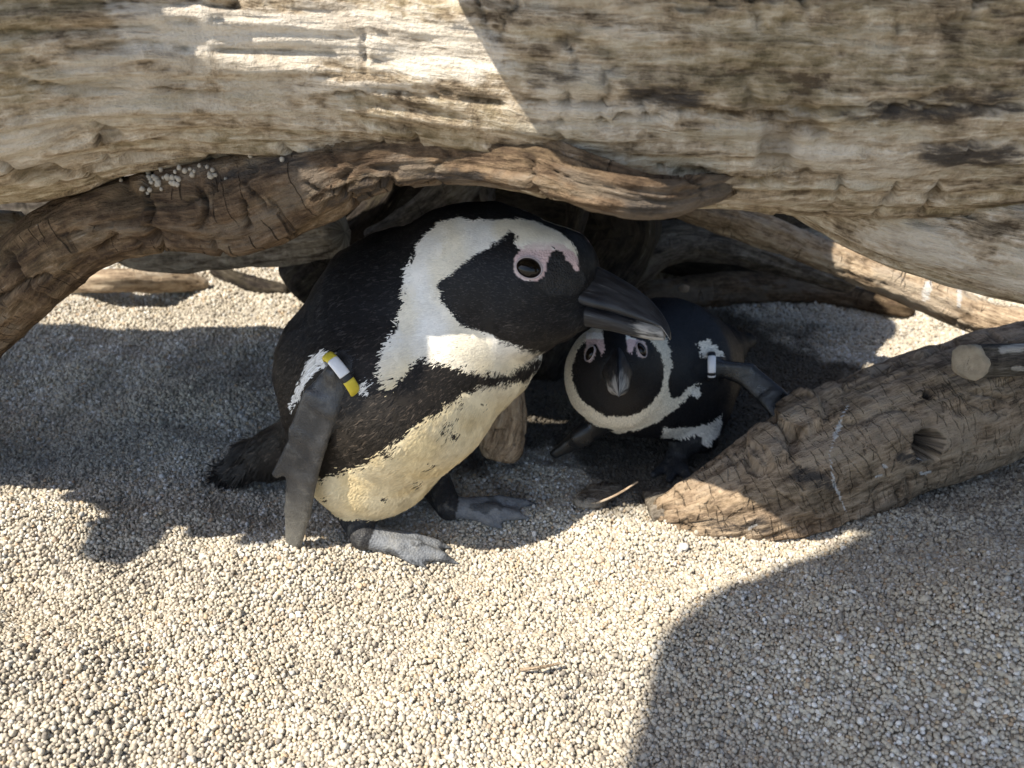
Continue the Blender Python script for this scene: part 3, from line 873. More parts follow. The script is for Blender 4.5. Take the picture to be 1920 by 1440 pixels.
    cl = cl * (1 - tipm[:, None]) + np.array([0.17, 0.16, 0.135]) * tipm[:, None]
    cl[grp == 2] = FOOT
    dk = (grp == 2) & (perlin(V[:, 0] * 90, V[:, 1] * 90, V[:, 2] * 90) > 0.28)
    cl[dk] = FOOT * 0.45
    cl[grp == 3] = np.array([0.02, 0.02, 0.022])
    me = mesh_np('penguin_body', V, F)
    attr(me, 'col', cl, 'FLOAT_COLOR')
    body = obj('body', me, [M['plumage'], M['flipper'], M['foot'], M['bare']], root)
    fg = grp[F[:, 0]]
    mi = np.where(fg == 1, 1, np.where((fg == 2) | (fg == 3), 2, 0))
    mi = np.where((fg == 0) & bare[F].all(1), 3, mi)
    me.polygons.foreach_set('material_index', mi.astype(np.int32)); me.update()
    # feathers
    B0 = W(1120, 560, .486)
    def flow(P, Nn):
        d = P - B0; d /= np.linalg.norm(d, axis=1)[:, None]
        d = d + np.array([-0.15, 0.05, -0.35]) * sstep(0.06, 0.16, np.linalg.norm(P - B0, axis=1))[:, None]
        return d
    gv = grp; bv = bare
    hd = lambda P: sstep(0.05, 0.17, np.linalg.norm(P - B0, axis=1))
    tl = lambda P: sstep(0.24, 0.32, np.linalg.norm(P - B0, axis=1))
    def weight(F_):
        c_ = V[F_].mean(1)
        w_ = (gv[F_] == 0).all(1) * (~bv[F_]).all(1) * 1.0
        face = ((CAMP - c_) * N[F_[:, 0]]).sum(1) > -0.12
        return w_ * (4.0 - 3.0 * hd(c_)) * np.where(face, 1.0, 0.35)
    def colour(P, Nn, rg):
        c2, b2, w2, x, y = paint(P, Nn, rg)
        k = rg.normal(1, 0.16, len(P))[:, None]
        # worn brownish and pale-tipped feathers among the black
        worn = (rg.random(len(P)) < 0.13)[:, None] & (~w2)[:, None]
        c2 = np.where(worn, c2 * np.array([2.6, 2.4, 2.2]) + 0.012 * rg.random((len(P), 1)), c2)
        c2 = np.where(w2[:, None], c2 * np.clip(1 + (k - 1) * 0.35, 0.7, 1.12), c2 * np.clip(k * 1.0, 0.4, 1.8))
        return np.clip(c2, 0.003, 0.93), ~b2
    fm = feathers(V, F, N, weight, lambda P: 0.0034 + 0.0036 * hd(P) + 0.010 * tl(P), lambda P: 0.00040 + 0.00065 * hd(P) + 0.0003 * tl(P), 170000, flow, colour, 0.05, 5)
    pl = obj('plumage', fm, M['plumage'], root); pl['kind'] = 'stuff'
    # eyes
    bvh = BVHTree.FromPolygons([tuple(v) for v in V], [tuple(q) for q in F])
    tgt = W(991.5, 502.5, 1.0); dr = Vector(tgt - CAMP).normalized()
    hit, nrm, _, _ = bvh.ray_cast(Vector(CAMP), dr)
    hit, nrm = np.array(hit), np.array(nrm)
    for side in (0, 1):
        h_, n_ = (hit, nrm) if side == 0 else (mirror(hit[None], hb, hl)[0], nrm - 2 * (nrm @ hl) * hl)
        if side:
            loc, n2, _, _ = bvh.find_nearest(Vector(h_)); h_ = np.array(loc); n_ = np.array(n2)
        eye_at(h_, n_, root, hf, 0.0074, 0.0059)
    bill(root, hl,
         [(1040, 500, 550, 0.0090, 0.4985), (1075, 490, 560, 0.0160, 0.4935), (1112, 495, 572, 0.0150, 0.4885), (1150, 514, 583, 0.0095, 0.4838), (1190, 538, 596, 0.0078, 0.4788), (1222, 564, 606, 0.0065, 0.4750), (1243, 590, 613, 0.0050, 0.4723), (1253, 608, 628, 0.0037, 0.4709), (1257, 622, 638, 0.0019, 0.4703)],
         [(1030, 556, 590, 0.0080, 0.4986), (1072, 558, 607, 0.0120, 0.4937), (1115, 570, 614, 0.0106, 0.4882), (1150, 582, 621, 0.0089, 0.4838), (1190, 595, 631, 0.0069, 0.4788), (1222, 606, 637, 0.0052, 0.4750), (1246, 616, 638, 0.0030, 0.4720)])
    return V, F, bvh

def eye_at(h, n, root, fwd, ra, rb):
    """a dark wet eyeball seated in a fleshy rim"""
    n = n / np.linalg.norm(n)
    a = fwd - (fwd @ n) * n; a /= np.linalg.norm(a); b = np.cross(n, a)
    th = np.linspace(0, 2 * math.pi, 40, endpoint=False)
    rings = []
    for ph in np.linspace(0, 1, 12):
        r = math.sin(ph * math.pi / 2) * 1.02; z = math.cos(ph * math.pi / 2)
        rings.append(h + n * (0.0042 * z - 0.0012) + ra * r * np.cos(th)[:, None] * a + rb * r * np.sin(th)[:, None] * b)
    V, F = loft(np.array(rings))
    ey = obj('eye', mesh_np('eye', V, F), M['eye'], root)
    rr = []
    for ph in np.linspace(0, 2 * math.pi, 12, endpoint=False):
        q = 1.05 + 0.075 * math.cos(ph); z = 0.0008 * math.sin(ph) + 0.0005
        rr.append(h + n * z + ra * q * np.cos(th)[:, None] * a + rb * q * np.sin(th)[:, None] * b)
    rr.append(rr[0])
    V, F = loft(np.array(rr))
    me = mesh_np('eyelid', V, F)
    obj('eyelid', me, M['lid_pink'], ey)

def bill(root, lat, up_rows, lo_rows, tipb=1.0):
    """two horny jaws; rows px, top py, bottom py, half width, depth"""
    def jaw(name, rows, upper):
        rows = np.array(rows, float)
        t = np.linspace(0, len(rows) - 1, 46)
        R = np.stack([np.interp(t, np.arange(len(rows)), rows[:, k]) for k in range(5)], 1)
        for k in range(5):                                     # soften the corners of the profile
            R[1:-1, k] = (R[:-2, k] + 2 * R[1:-1, k] + R[2:, k]) / 4
        th = np.linspace(0, 2 * math.pi, 40, endpoint=False)
        rings, lcv, bl = [], [], []
        for i, (x, yt, yb, hw, d) in enumerate(R):
            top, bot = W(x, yt, d), W(x, yb, d)
            c, hv = (top + bot) / 2, (top - bot) / 2
            cs, sn = np.cos(th), np.sin(th)
            e = 0.80
            cy = np.sign(cs) * np.abs(cs) ** (0.9 if upper else 0.8); sy = np.sign(sn) * np.abs(sn) ** e
            # upper jaw is narrow along its ridge and overhangs at the cutting edge
            wid = hw * (0.62 - 0.38 * cy) if upper else hw * (0.66 + 0.26 * cy)
            q = i / 45.0
            groove = 1 - 0.10 * np.exp(-((cy + 0.05) / 0.18) ** 2) * (1 - q) if upper else 1
            rings.append(c + cy[:, None] * hv + (sy * wid * groove)[:, None] * lat)
            s = q * 0.055
            lcv.append(np.stack([np.full(40, s), cy * 0.01, sy * 0.01], 1))
            if upper: b_ = 0.60 * sstep(0.50, 0.80, q) * sstep(0.15, -0.75, cy) + 0.12 * sstep(0.6, 0.8, q) * sstep(0.1, 0.5, cy)
            else: b_ = 0.66 * sstep(0.58, 0.78, q) * np.ones(40)
            bl.append(np.broadcast_to(b_, (40,)))
        V, F = loft(np.array(rings))
        # close the tip
        V = np.vstack([V, rings[-1].mean(0)[None]])
        k = len(rings); base = (k - 1) * 40; tipi = len(V) - 1
        cap = np.array([[base + j, base + (j + 1) % 40, tipi, tipi] for j in range(40)])
        me = bpy.data.meshes.new(name)
        me.from_pydata([tuple(v) for v in V], [], [tuple(q) for q in F] + [tuple(q[:3]) for q in cap])
        me.polygons.foreach_set('use_smooth', np.full(len(me.polygons), True)); me.update()
        attr(me, 'lc', np.vstack(lcv + [lcv[-1][:1]]), 'FLOAT_VECTOR')
        attr(me, 'bleach', np.concatenate(bl + [bl[-1][:1]]))
        obj(name, me, M['bill'], root)
    jaw('upper_bill', up_rows, True); jaw('lower_bill', lo_rows, False)

P1 = front_penguin()

# ------------------------------------------------------------------ the crouching penguin behind
def back_penguin():
    root = bpy.data.objects.new('penguin', None); col.objects.link(root)
    tag(root, 'penguin with black and white wing band crouching in the shade, facing out', 'penguin', 'penguins sheltering under the driftwood')
    f = Field((0.015, 0.46, -0.02), (0.30, 0.86, 0.19), 0.0014)
    def c(a, b, k=0.02, grp=0):
        f.cone(W(*a[:3]), W(*b[:3]), a[3] * a[2] / FPX, b[3] * b[2] / FPX, k, grp)
    c((1158, 690, .600, 84), (1158, 690, .601, 84)); c((1158, 704, .622, 99), (1190, 705, .66, 104), .01)
    c((1190, 705, .66, 106), (1245, 688, .70, 122), .012); c((1245, 688, .70, 122), (1278, 690, .74, 98), .012); c((1240, 740, .665, 70), (1300, 760, .70, 66), .015)
    c((1278, 690, .74, 98), (1340, 660, .80, 46), .03); c((1340, 660, .80, 46), (1398, 640, .83, 16), .02)
    c((1310, 790, .685, 38), (1322, 825, .68, 22), .015)
    c((1158, 672, .590, 52), (1158, 684, .572, 34), .015)
    rib = lambda a, b, wa, wb, na, nb, w=(0.3, 0, 1), k=.005: f.ribbon(W(*a), W(*b), wa * a[2] / FPX, wb * b[2] / FPX, na, nb, w, k, 1)
    rib((1285, 690, .665), (1342, 690, .655), 19, 15, .007, .005)
    rib((1338, 688, .655), (1400, 702, .648), 15, 22, .0048, .0036, k=.003)
    rib((1400, 702, .648), (1448, 745, .640), 22, 25, .0036, .003, (0.7, 0, 0.7), .003)
    rib((1448, 745, .640), (1474, 806, .634), 24, 9, .003, .0024, (1, 0, 0.3), .003)
    rib((1452, 742, .640), (1482, 745, .638), 14, 6, .003, .0024, (0, 0, 1), .003)
    rib((1130, 790, .635), (1090, 820, .635), 24, 20, .007, .005, (0.4, 0, 1)); rib((1090, 820, .635), (1042, 850, .640), 20, 10, .005, .003, (0.4, 0, 1))
    for hx, hy, tips in ((1270, 858, [(1225, 890), (1255, 900), (1290, 898)]),):
        h = G(hx, hy, .008)
        f.cone(W(1290, 820, .68), h, .012, .009, .01, 2)
        for t_ in tips: f.cone(h, G(*t_, .004), .007, .003, .006, 2)
    V, F = f.mesh(); V = smooth(V, F, 2); N = vnormals(V, F); grp = f.group(V)
    V = V + N * (0.001 * fbm(V[:, 0] * 55, V[:, 1] * 55, V[:, 2] * 55, 2) * (grp == 0))[:, None]
    ring = [(1054, 620), (1052, 720), (1072, 775), (1115, 803), (1160, 812), (1205, 803), (1240, 785), (1265, 765), (1290, 742), (1300, 722), (1312, 714), (1290, 726), (1270, 744), (1256, 745), (1251, 720), (1259, 690), (1255, 655), (1243, 625), (1225, 600), (1090, 590)]
    shoulder = Z3([(1100, 400), (1160, 380), (1220, 420), (1260, 470), (1275, 525), (1180, 480), (1130, 480)])
    flank = Z3([(1050, 670), (1110, 652), (1128, 690), (1100, 728)])
    belly = Z3([(900, 900), (1060, 890), (1180, 860), (1255, 815), (1240, 930), (1160, 1010), (1080, 990), (1000, 960), (900, 960)])
    pinks = [Z3([(445, 330), (545, 330), (560, 440), (540, 475), (520, 430), (500, 400), (470, 420), (446, 450)]), Z3([(680, 345), (740, 370), (800, 385), (800, 420), (745, 440), (735, 400), (720, 460), (695, 455)])]
    def paint(P, Nn, rg=None):
        x, y, _ = proj(P)
        fac = ((CAMP - P) * Nn).sum(1) > -0.05
        x2 = x + 2.5 * perlin(x / 8, y / 8, .3); y2 = y + 2.5 * perlin(x / 8, y / 8, 5.3)
        if rg is not None: x2 = x2 + rg.normal(0, 0.6, len(P)); y2 = y2 + rg.normal(0, 0.6, len(P))
        face = np.hypot((x2 - 1159) / 85.0, (y2 - 698) / 82.0) < 1
        w = inpoly(x2, y2, ring) & ~face
        be = inpoly(x2, y2, belly) | inpoly(x2, y2, flank) | inpoly(x2, y2, shoulder)
        head = P[:, 1] < 0.64
        cl = np.broadcast_to(BLACK, P.shape).copy()
        cl[w & head & fac] = np.array([.66, .615, .51]); cl[be & fac] = np.array([.70, .665, .59])
        bare = np.zeros(len(P), bool)
        for pk in pinks:
            m = inpoly(x, y, pk) & fac; cl[m] = PINK * 1.1; cl[m & (y < 636)] = WHITE
            bare |= m
        for ex, ey in ((1107, 662), (1202, 655)):
            m = (np.hypot((x - ex) / 11.0, (y - ey) / 17.0) < 1) & fac; cl[m] = [.55, .45, .45]; bare |= m
        return cl, bare, w | be
    cl, bare, isw = paint(V, N)
    cl[grp == 1] = FLIP * 0.35; cl[grp == 2] = [0.03, 0.03, 0.033]
    me = mesh_np('penguin_body', V, F); attr(me, 'col', cl, 'FLOAT_COLOR')
    obj('body', me, [M['plumage'], M['wing_black'], M['foot'], M['bare']], root)
    fg = grp[F[:, 0]]
    mi = np.where(fg == 1, 1, np.where(fg == 2, 2, 0)); mi = np.where((fg == 0) & bare[F].all(1), 3, mi)
    me.polygons.foreach_set('material_index', mi.astype(np.int32)); me.update()
    B0 = W(1158, 700, .565)
    flow = lambda P, Nn: (P - B0) / np.linalg.norm(P - B0, axis=1)[:, None] + np.array([0, 0, -0.25])
    far = lambda P: sstep(0.05, 0.14, np.linalg.norm(P - B0, axis=1))
    def weight(F_):
        c_ = V[F_].mean(1)
        face = ((CAMP - c_) * N[F_[:, 0]]).sum(1) > -0.12
        return (grp[F_] == 0).all(1) * (~bare[F_]).all(1) * (2.5 - 1.5 * far(c_)) * np.where(face, 1.0, 0.3)
    def colour(P, Nn, rg):
        c2, b2, w2 = paint(P, Nn, rg)
        c2 = c2 * np.clip(rg.normal(1, 0.14, len(P)), 0.5, 1.6)[:, None]
        return np.clip(c2, 0.003, 0.88), ~b2
    fm = feathers(V, F, N, weight, lambda P: .0026 + .0028 * far(P), lambda P: .0006 + .0006 * far(P), 60000, flow, colour, 0.09, 9)
    pl = obj('plumage', fm, M['plumage'], root); pl['kind'] = 'stuff'
    bvh = BVHTree.FromPolygons([tuple(v) for v in V], [tuple(q) for q in F])
    for ex, ey in ((1107, 663), (1202, 656)):
        hit, nrm, _, _ = bvh.ray_cast(Vector(CAMP), Vector(W(ex, ey, 1.0) - CAMP).normalized())
        if hit is None: continue
        eye_at(np.array(hit), np.array(nrm), root, np.array([0, 0, 1.0]), 0.0056, 0.0040)
    # bill pointing out at the viewer and a little down
    def jaw(name, a, b, w0, h0, drop):
        ax = b - a; L = np.linalg.norm(ax); ax = ax / L
        lat = np.cross(ax, [0, 0, 1.0]); lat /= np.linalg.norm(lat); up = np.cross(lat, ax)
        th = np.linspace(0, 2 * math.pi, 32, endpoint=False); rings = []; lcv = []; bl = []
        for q in np.linspace(0, 1, 30):
            k = max(0.03, (1 - q ** 2.4)); wq = w0 * (1 - 0.62 * q) * min(1, k * 2.2) ; hq = h0 * (1 - 0.45 * q) * min(1, k * 2.2)
            c_ = a + ax * L * q - up * drop * q ** 3
            cy, sy = np.cos(th), np.sin(th)
            wid = wq * (0.60 - 0.34 * cy)
            rings.append(c_ + (cy * hq)[:, None] * up + (np.sign(sy) * np.abs(sy) ** 0.85 * wid * 1.3)[:, None] * lat)
            lcv.append(np.stack([np.full(32, q * .05), cy * .01, sy * .01], 1)); bl.append(np.full(32, 0.6 * sstep(0.35, 0.9, q)))
        V_, F_ = loft(np.array(rings)); m_ = mesh_np(name, V_, F_)
        attr(m_, 'lc', np.vstack(lcv), 'FLOAT_VECTOR'); attr(m_, 'bleach', np.concatenate(bl)); obj(name, m_, M['bill'], root)
    jaw('upper_bill', W(1157, 668, .578), W(1161, 728, .528), .0150, .0125, .006)
    jaw('lower_bill', W(1157, 702, .584), W(1161, 736, .540), .0130, .007, .0)
back_penguin()

# ------------------------------------------------------------------ wing bands
def wing_band(c, axis, major, ra, rb, rt, segs, label, thick=0.0030, back_metal=True):
    root = bpy.data.objects.new('wing_band', None); col.objects.link(root); tag(root, label, 'wing band', 'wing bands on the penguins')
    axis = axis / np.linalg.norm(axis); a = major - (major @ axis) * axis; a /= np.linalg.norm(a); b = -np.cross(axis, a)
    for (t0, t1, mat) in segs:
        t = np.linspace(t0, t1, 20) * math.pi / 180
        ctr = c + ra * np.cos(t)[:, None] * a + rb * np.sin(t)[:, None] * b
        nor = np.cos(t)[:, None] / ra * a + np.sin(t)[:, None] / rb * b; nor /= np.linalg.norm(nor, axis=1)[:, None]
        th = np.linspace(0, 2 * math.pi, 20, endpoint=False)
        rings = [ctr[0][None].repeat(20, 0)] + [ctr[i] + (thick * .55 * np.cos(th))[:, None] * nor[i] + (rt * np.sign(np.sin(th)) * np.abs(np.sin(th)) ** .7)[:, None] * axis for i in range(20)] + [ctr[-1][None].repeat(20, 0)]
        V, F = loft(np.array(rings))
        obj('band_segment', mesh_np('band_segment', V, F), M[mat], root)
    return root
ca, cb = W(609, 676, .476), W(664, 744, .476)
wing_band((ca + cb) / 2 + np.array([0, .006, 0]), W(720, 655, .495) - W(600, 740, .482), cb - ca, np.linalg.norm(cb - ca) / 2, 0.0115, 0.0036,
          [(-12, 62, 'band_yellow'), (62.5, 76, 'band_black'), (76.5, 128, 'band_white'), (128.5, 196, 'band_yellow'), (196.5, 347.5, 'band_metal')],
          'yellow and white band clipped round the standing penguin\'s wing')
ca, cb = W(1327, 668, .640), W(1345, 712, .640)
wing_band((ca + cb) / 2 + np.array([0, .004, 0]), W(1400, 690, .65) - W(1290, 690, .66), cb - ca, np.linalg.norm(cb - ca) / 2, 0.0095, 0.0032,
          [(-12, 40, 'band_black'), (40.5, 50, 'band_white'), (50.5, 64, 'band_black'), (64.5, 140, 'band_white'), (140.5, 196, 'band_black'), (196.5, 347.5, 'band_metal')],
          'black and white band clipped round the crouching penguin\'s wing')

# ------------------------------------------------------------------ the rest of the driftwood
fr_path = PX([(1232, 978, .60, 44), (1290, 970, .598, 64), (1400, 935, .600, 96), (1520, 880, .606, 118), (1660, 815, .615, 126), (1800, 765, .628, 122), (1950, 720, .645, 116), (2250, 640, .70, 110)])
log('driftwood_log', tube(fr_path, 0.0016, 6, 0.09, 0.0020, 5.0, (75, 14), 0.0030, ripple=0.0012, facets=0.05, split=0.003, cap=(1, 1),
    dents=[(1740, 832, 30, 0.050), (1740, 740, 9, 0.010), (1500, 775, 46, -0.008), (1440, 840, 40, -0.007), (1420, 870, 26, 0.004), (1480, 830, 22, 0.005)],
    chars=[([(1330, 990), (1430, 985)], 18), ([(1728, 834), (1750, 832)], 24), ([(1690, 858), (1740, 866)], 12), ([(1500, 890), (1540, 900)], 20)],  # the mark over the round hole is painted shade
    drops=[([(1590, 760), (1570, 800), (1556, 850), (1562, 900), (1585, 958)], 3.2), ([(1575, 800), (1565, 815)], 7), ([(1640, 893), (1655, 890)], 3.5), ([(1728, 888), (1745, 885)], 3.5), ([(1655, 872), (1660, 874)], 3), ([(1725, 860), (1730, 862)], 3), ([(1405, 990), (1420, 982)], 4)],
    lines=[([(1640, 700), (1720, 665), (1790, 640)], 6, 0.006), ([(1600, 720), (1690, 680)], 4, 0.004)]),
    'log_block', 'brown log with a round hole and blocky cracks, half buried in the gravel')
stick = PX([(1826, 677, .560, 33), (1960, 674, .556, 33), (2200, 668, .55, 36)])
so_ = log('cut_stick', tube(stick, 0.0016, 8, 0.04, 0.0010, 4, None, cap=(0.15, 0.5), bleach=[([(1880, 655), (1920, 650)], 10), ([(1900, 690), (1920, 692)], 8)]), 'log_grey', 'grey sawn stick lying on the brown holed log, pale cut end showing')
def cut_face(parent, c, ax, r):
    th = np.linspace(0, 2 * math.pi, 26, endpoint=False); ax = ax / np.linalg.norm(ax)
    u = np.cross(ax, [0, 0, 1.0]); u /= np.linalg.norm(u); v = np.cross(u, ax)
    wob = 1 + 0.05 * np.sin(2 * th + 1) + 0.03 * np.sin(5 * th) + 0.012 * RNG.normal(size=26)
    rings = [c + ax * z + (k * r * wob)[:, None] * (np.cos(th)[:, None] * u + np.sin(th)[:, None] * v) for k, z in ((1.02, -0.004), (1.05, 0.0), (1.0, 0.0016), (0.7, 0.0020), (0.35, 0.0020), (0.0, 0.0020))]
    V, F = loft(np.array(rings)); V = V + 0.00025 * RNG.normal(size=V.shape)
    obj('cut_end', mesh_np('cut_end', V, F), M['cut'], parent)
cut_face(so_, np.array(stick[0][:3]) + np.array([-0.004, -0.002, 0]), np.array([-1, -0.62, 0.12]), 33 * .56 / FPX)

br = PX([(1180, 345, .80, 28), (1300, 388, .79, 32), (1421, 430, .78, 34), (1556, 483, .765, 31), (1754, 560, .75, 34), (1850, 600, .74, 37), (2000, 640, .72, 40), (2300, 730, .70, 40)])
log('driftwood_branch', tube(br, 0.0022, 9, 0.08, 0.0022, 5, (60, 30), 0.002, ripple=0.0008, split=0.003, squash=0.9, drops=[([(1742, 530), (1735, 560)], 9), ([(1800, 545), (1798, 575)], 5)]),
    'log_tan', 'straight tan branch slanting down to the right, with white dropping marks')
sl = PX([(1340, 280, .47, 50), (1480, 335, .455, 58), (1640, 402, .44, 82), (1800, 442, .425, 98), (1960, 474, .41, 106), (2300, 540, .38, 116)])
log('driftwood_root', tube(sl, 0.0024, 10, 0.06, 0.0024, 3.5, None, squash=0.8, split=0.005), 'log_pale', 'broad grey brown root hanging beneath the huge log, above the tan branch')

def GR(px, py, r):
    p = G(px, py + 0.6 * r, 0.0); d = proj(p)[2]; p = G(px, py + 0.6 * r, 0.6 * r * d / FPX); d = proj(p)[2]
    q = p; x, y, dd = proj(q)
    return (float(x), float(y), float(dd), r)
def simple(name, rows, mat, label, seed, res=0.0032, **kw):
    return log(name, tube(PX(rows), res, seed, kw.pop('lump', 0.10), kw.pop('groove', 0.002), 4, kw.pop('crack', None), **kw), mat, label)
simple('broken_branch', [(-260, 470, .62, 60), (-60, 440, .64, 48), (30, 425, .66, 36), (44, 424, .66, 28)], 'log_tan', 'pale sunlit broken branch end poking out behind the arched root', 20)
simple('flat_branch', [GR(40, 508, 24), GR(120, 508, 24), GR(200, 512, 23), GR(280, 514, 22), GR(345, 516, 20), GR(388, 528, 12)], 'log_tan', 'pale sunlit flat branch lying on the gravel behind the arched root', 21, squash=1.2, res=0.003)
simple('weathered_branch', [(222, 468, .80, 26), (270, 477, .80, 34), (360, 474, .80, 38), (470, 462, .78, 42), (640, 436, .74, 44)], 'log_ash', 'grey layered branch with rounded end lying above the pale flat branch', 22, groove=0.005)
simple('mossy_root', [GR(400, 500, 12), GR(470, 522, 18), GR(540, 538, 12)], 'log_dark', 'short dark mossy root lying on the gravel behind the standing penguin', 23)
simple('grey_root', [(690, 450, .80, 22), (740, 430, .80, 28), (800, 395, .80, 34), (860, 340, .80, 46), (900, 260, .80, 60)], 'log_grey', 'smooth grey root curving up behind the standing penguin\'s back', 24)
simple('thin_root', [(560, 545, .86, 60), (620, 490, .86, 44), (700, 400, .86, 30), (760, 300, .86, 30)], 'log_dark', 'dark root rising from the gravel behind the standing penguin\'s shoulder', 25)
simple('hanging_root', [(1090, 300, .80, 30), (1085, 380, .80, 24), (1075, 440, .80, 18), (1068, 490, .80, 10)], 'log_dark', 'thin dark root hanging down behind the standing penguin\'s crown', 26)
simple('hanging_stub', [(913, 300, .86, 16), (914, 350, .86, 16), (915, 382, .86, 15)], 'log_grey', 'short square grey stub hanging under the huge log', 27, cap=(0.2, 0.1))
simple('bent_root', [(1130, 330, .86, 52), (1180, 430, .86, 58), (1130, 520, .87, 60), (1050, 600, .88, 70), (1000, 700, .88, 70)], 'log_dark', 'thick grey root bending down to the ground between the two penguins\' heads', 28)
simple('forked_root', [(1060, 560, .90, 48), (1160, 500, .89, 52), (1240, 460, .88, 44), (1330, 455, .88, 36), (1470, 490, .88, 30), (1600, 530, .88, 24)], 'log_grey', 'grey forked root with a bright sunlit patch under the huge log', 29)
simple('long_root', [GR(1120, 560, 36), GR(1280, 532, 34), GR(1420, 522, 32), GR(1560, 536, 26), GR(1680, 566, 18), GR(1712, 580, 9)], 'log_brown', 'long low brown root lying behind the crouching penguin', 30)
st = PX([(945, 700, .640, 36), (945, 780, .640, 42), (940, 835, .640, 44), (934, 862, .640, 34)])
log('root_stump', tube(st, 0.002, 31, 0.10, 0.003, 4, (40, 20), 0.003, cap=(1, 0.4)), 'log_tan', 'blunt reddish root end standing between the two penguins')
# flat bark pieces and a twig at the foot of the holed log
def chip(name, pts, thick, mat, label):
    P = np.array([G(x, y, 0.006) for x, y in pts]); c = P.mean(0)
    n = len(P)
    up = np.array([0, 0, thick])
    rings = [np.repeat((c - up)[None], n, 0), P - up, P, P + (c - P) * .12 + up * .6, P + (c - P) * .55 + up * .75, np.repeat((c + up * .7)[None], n, 0)]
    R = np.array(rings); R[2:5] += RNG.normal(0, 0.0007, R[2:5].shape)
    V, F = loft(R); me = mesh_np(name, V, F)
    attr(me, 'lc', V * 1.0 + 3, 'FLOAT_VECTOR')
    return log(name, me, mat, label)
def ring_pts(p, n=40):
    p = np.array(p + p[:1], float); s = np.concatenate([[0], np.cumsum(np.hypot(*np.diff(p, axis=0).T))])
    t = np.linspace(0, s[-1], n, endpoint=False)
    return list(zip(np.interp(t, s, p[:, 0]), np.interp(t, s, p[:, 1])))
chip('bark_piece', ring_pts([(1075, 938), (1105, 910), (1130, 905), (1170, 912), (1160, 925), (1130, 945), (1085, 946)]), 0.004, 'log_ash', 'flat grey bark piece half sunk in gravel beneath the twig')
chip('bark_piece', ring_pts([(1205, 925), (1250, 915), (1300, 918), (1330, 930), (1270, 962), (1225, 968)]), 0.005, 'log_ash', 'flat grey bark piece beside the buried tip of the holed log')
tw = [[*G(1085, 946, .004), .0007], [*G(1120, 942, .008), .0008], [*G(1155, 928, .015), .0007], [*G(1196, 903, .024), .0005]]
log('twig', tube(tw, 0.0012, 40, 0.1, 0.0002), 'log_tan', 'thin pale twig sticking out of the gravel by the bark piece', 'twig')
tw = [[*G(975, 1256, .005), .0009], [*G(1010, 1252, .007), .001], [*G(1050, 1244, .006), .0007]]
log('twig', tube(tw, 0.0012, 41, 0.1, 0.0002), 'log_tan', 'tiny straw coloured twig lying flat on the sunlit gravel', 'twig')

def pebble(name, p, r, mat, label, seed):
    rg = np.random.default_rng(seed)
    th = np.linspace(0, 2 * math.pi, 20, endpoint=False); rings = []
    for ph in np.linspace(0, math.pi, 12):
        d = np.stack([np.sin(ph) * np.cos(th), np.sin(ph) * np.sin(th), np.full(20, np.cos(ph))], 1)
        k = 1 + 0.22 * perlin(d[:, 0] * 1.3 + seed, d[:, 1] * 1.3, d[:, 2] * 1.3)
        rings.append(p + r * k[:, None] * d * np.array([1, .85, .72]))
    V, F = loft(np.array(rings)); return tag(obj(name, mesh_np(name, V, F[:, ::-1]), M[mat]), label, 'stone')
pebble('stone', W(1283, 541, .93) , .0062, 'stone', 'round tan pebble sitting below the long low root', 1)
pebble('stone', G(1282, 1025, .003), .0035, 'stone_white', 'small white stone on the sunlit gravel by the holed log', 2)
pebble('stone', G(1125, 1050, .002), .0034, 'stone', 'small orange tan stone on the sunlit gravel before the penguins', 3)

# gravel caught on top of the arched root
def caught():
    rg = np.random.default_rng(12); V, F = [], []
    bm_v, bm_f = [], []
    dg = bpy.context.evaluated_depsgraph_get()
    ar = bpy.data.objects['arched_root']
    bv = BVHTree.FromObject(ar, dg)
    spots = [(rg.normal(300, 38), rg.normal(338, 9)) for _ in range(26)] + [(rg.normal(350, 40), rg.normal(318, 6)) for _ in range(14)] + [(404, 327), (424, 335), (282, 356), (276, 362), (470, 293), (530, 300)]
    th = np.linspace(0, 2 * math.pi, 10, endpoint=False); o = 0
    for (x, y) in spots:
        hit, n, _, _ = bv.ray_cast(Vector(CAMP), Vector(W(x, y, 1.0) - CAMP).normalized())
        if hit is None: continue
        r = rg.uniform(.0010, .0017); rings = []
        for ph in np.linspace(0, math.pi, 6):
            d = np.stack([np.sin(ph) * np.cos(th), np.sin(ph) * np.sin(th), np.full(10, np.cos(ph))], 1)
            rings.append(np.array(hit) + np.array(n) * r * .5 + d * r * rg.uniform(.75, 1.2, (1, 3)))
        v, f_ = loft(np.array(rings)); bm_v.append(v); bm_f.append(f_[:, ::-1] + o); o += len(v)
    me = mesh_np('caught_gravel', np.vstack(bm_v), np.vstack(bm_f))
    tag(obj('caught_gravel', me, M['grain_grey']), 'pale gravel grains caught on top of the arched root', 'gravel', kind='stuff')
caught()

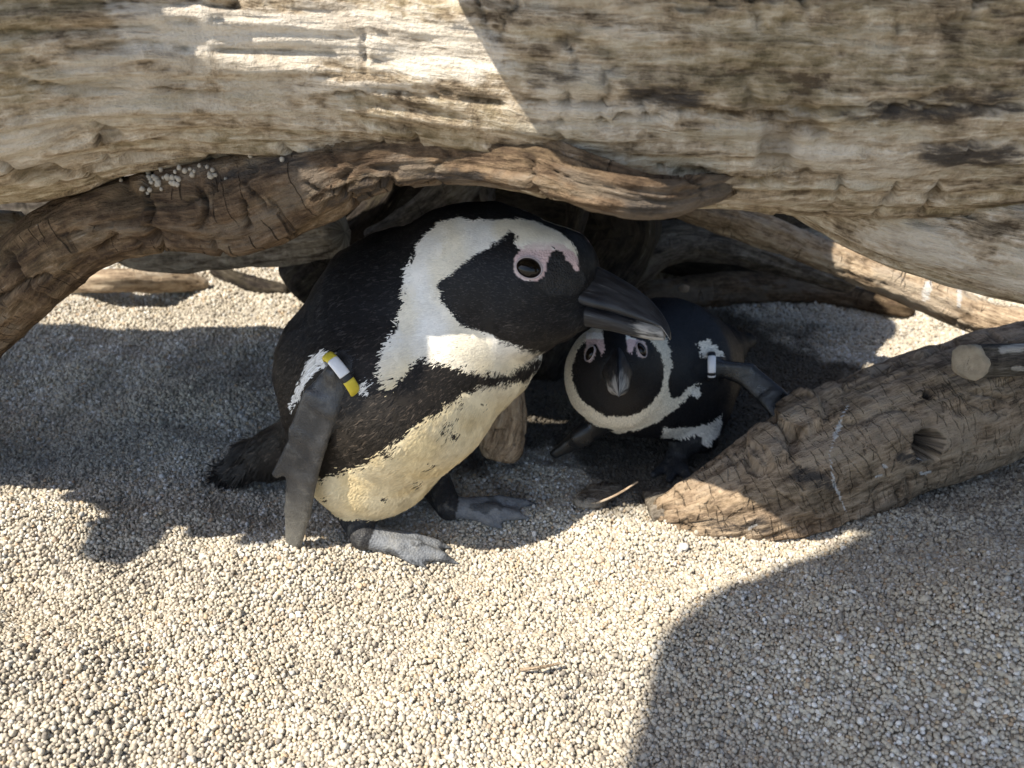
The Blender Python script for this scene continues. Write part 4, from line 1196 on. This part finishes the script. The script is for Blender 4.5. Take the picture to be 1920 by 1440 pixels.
# ------------------------------------------------------------------ unseen timber added to shade the place, and the pile's far side
log('top_branch', tube([[-.62, .43, .475, .035], [-.58, .40, .465, .055], [-.535, .362, .46, .068], [-.42, .355, .46, .076], [-.25, .364, .46, .076]], 0.004, 50, .14, ripple=.008), 'log_tan', 'thick branch resting on the huge log over its shaded end')  # invented branch, placed to shade the log's left end and the sand
stubbed = [o for o in bpy.data.objects if o.name == 'top_branch'][0]
for k_, (x_, y_, r_) in enumerate(((-.60, .30, .020), (-.548, .235, .024), (-.50, .262, .018), (-.455, .25, .022), (-.41, .268, .02))):  # stubs added only to make the branch's shadow edge ragged
    st_ = tube([[x_ + .02, .37, .46, r_ * 1.3], [x_ + .005, .32, .462, r_ * 1.1], [x_, y_, .465, r_ * .7]], .004, 70 + k_, .2, ripple=.004)
    obj('stub', st_, M['log_tan'], stubbed)
log('top_branch', tube([[-.05, .36, .455, .074], [.1, .352, .455, .08], [.5, .36, .46, .08], [1.2, .40, .48, .085]], 0.006, 51, .05), 'log_tan', 'long branch resting along the huge log beside the tan branch')  # invented branch, placed to shade the log's right half
log('overhanging_trunk', tube([[-.558, -.284, 1.15, .175], [-.35, -.2, 1.15, .188], [-.05, -.08, 1.14, .19], [.35, -.05, 1.05, .19], [.85, -.25, .75, .2], [1.15, -.5, .35, .21], [1.25, -.65, -.05, .22]], 0.01, 52, .03, cap=(2.2, 1)), 'log_grey', 'massive trunk arching over the gravel and shading it')  # unseen stand-in for the viewer's body, added to shade the gravel
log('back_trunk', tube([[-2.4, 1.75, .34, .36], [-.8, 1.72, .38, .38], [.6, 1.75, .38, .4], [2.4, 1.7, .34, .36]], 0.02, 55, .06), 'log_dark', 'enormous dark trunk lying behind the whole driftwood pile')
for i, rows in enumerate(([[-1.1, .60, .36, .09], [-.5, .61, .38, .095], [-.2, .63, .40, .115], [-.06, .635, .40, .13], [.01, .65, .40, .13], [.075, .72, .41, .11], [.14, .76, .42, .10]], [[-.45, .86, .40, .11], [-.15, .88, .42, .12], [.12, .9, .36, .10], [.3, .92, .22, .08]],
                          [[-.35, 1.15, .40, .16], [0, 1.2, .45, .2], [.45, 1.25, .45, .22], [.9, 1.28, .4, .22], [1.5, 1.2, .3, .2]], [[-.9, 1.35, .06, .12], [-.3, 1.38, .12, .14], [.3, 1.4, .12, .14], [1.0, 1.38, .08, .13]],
                          [[-.30, 1.02, .10, .08], [-.10, 1.04, .14, .09], [.15, 1.08, .12, .09], [.35, 1.12, .06, .08]])):  # roofing logs added out of view to keep sun and sky off the hollow
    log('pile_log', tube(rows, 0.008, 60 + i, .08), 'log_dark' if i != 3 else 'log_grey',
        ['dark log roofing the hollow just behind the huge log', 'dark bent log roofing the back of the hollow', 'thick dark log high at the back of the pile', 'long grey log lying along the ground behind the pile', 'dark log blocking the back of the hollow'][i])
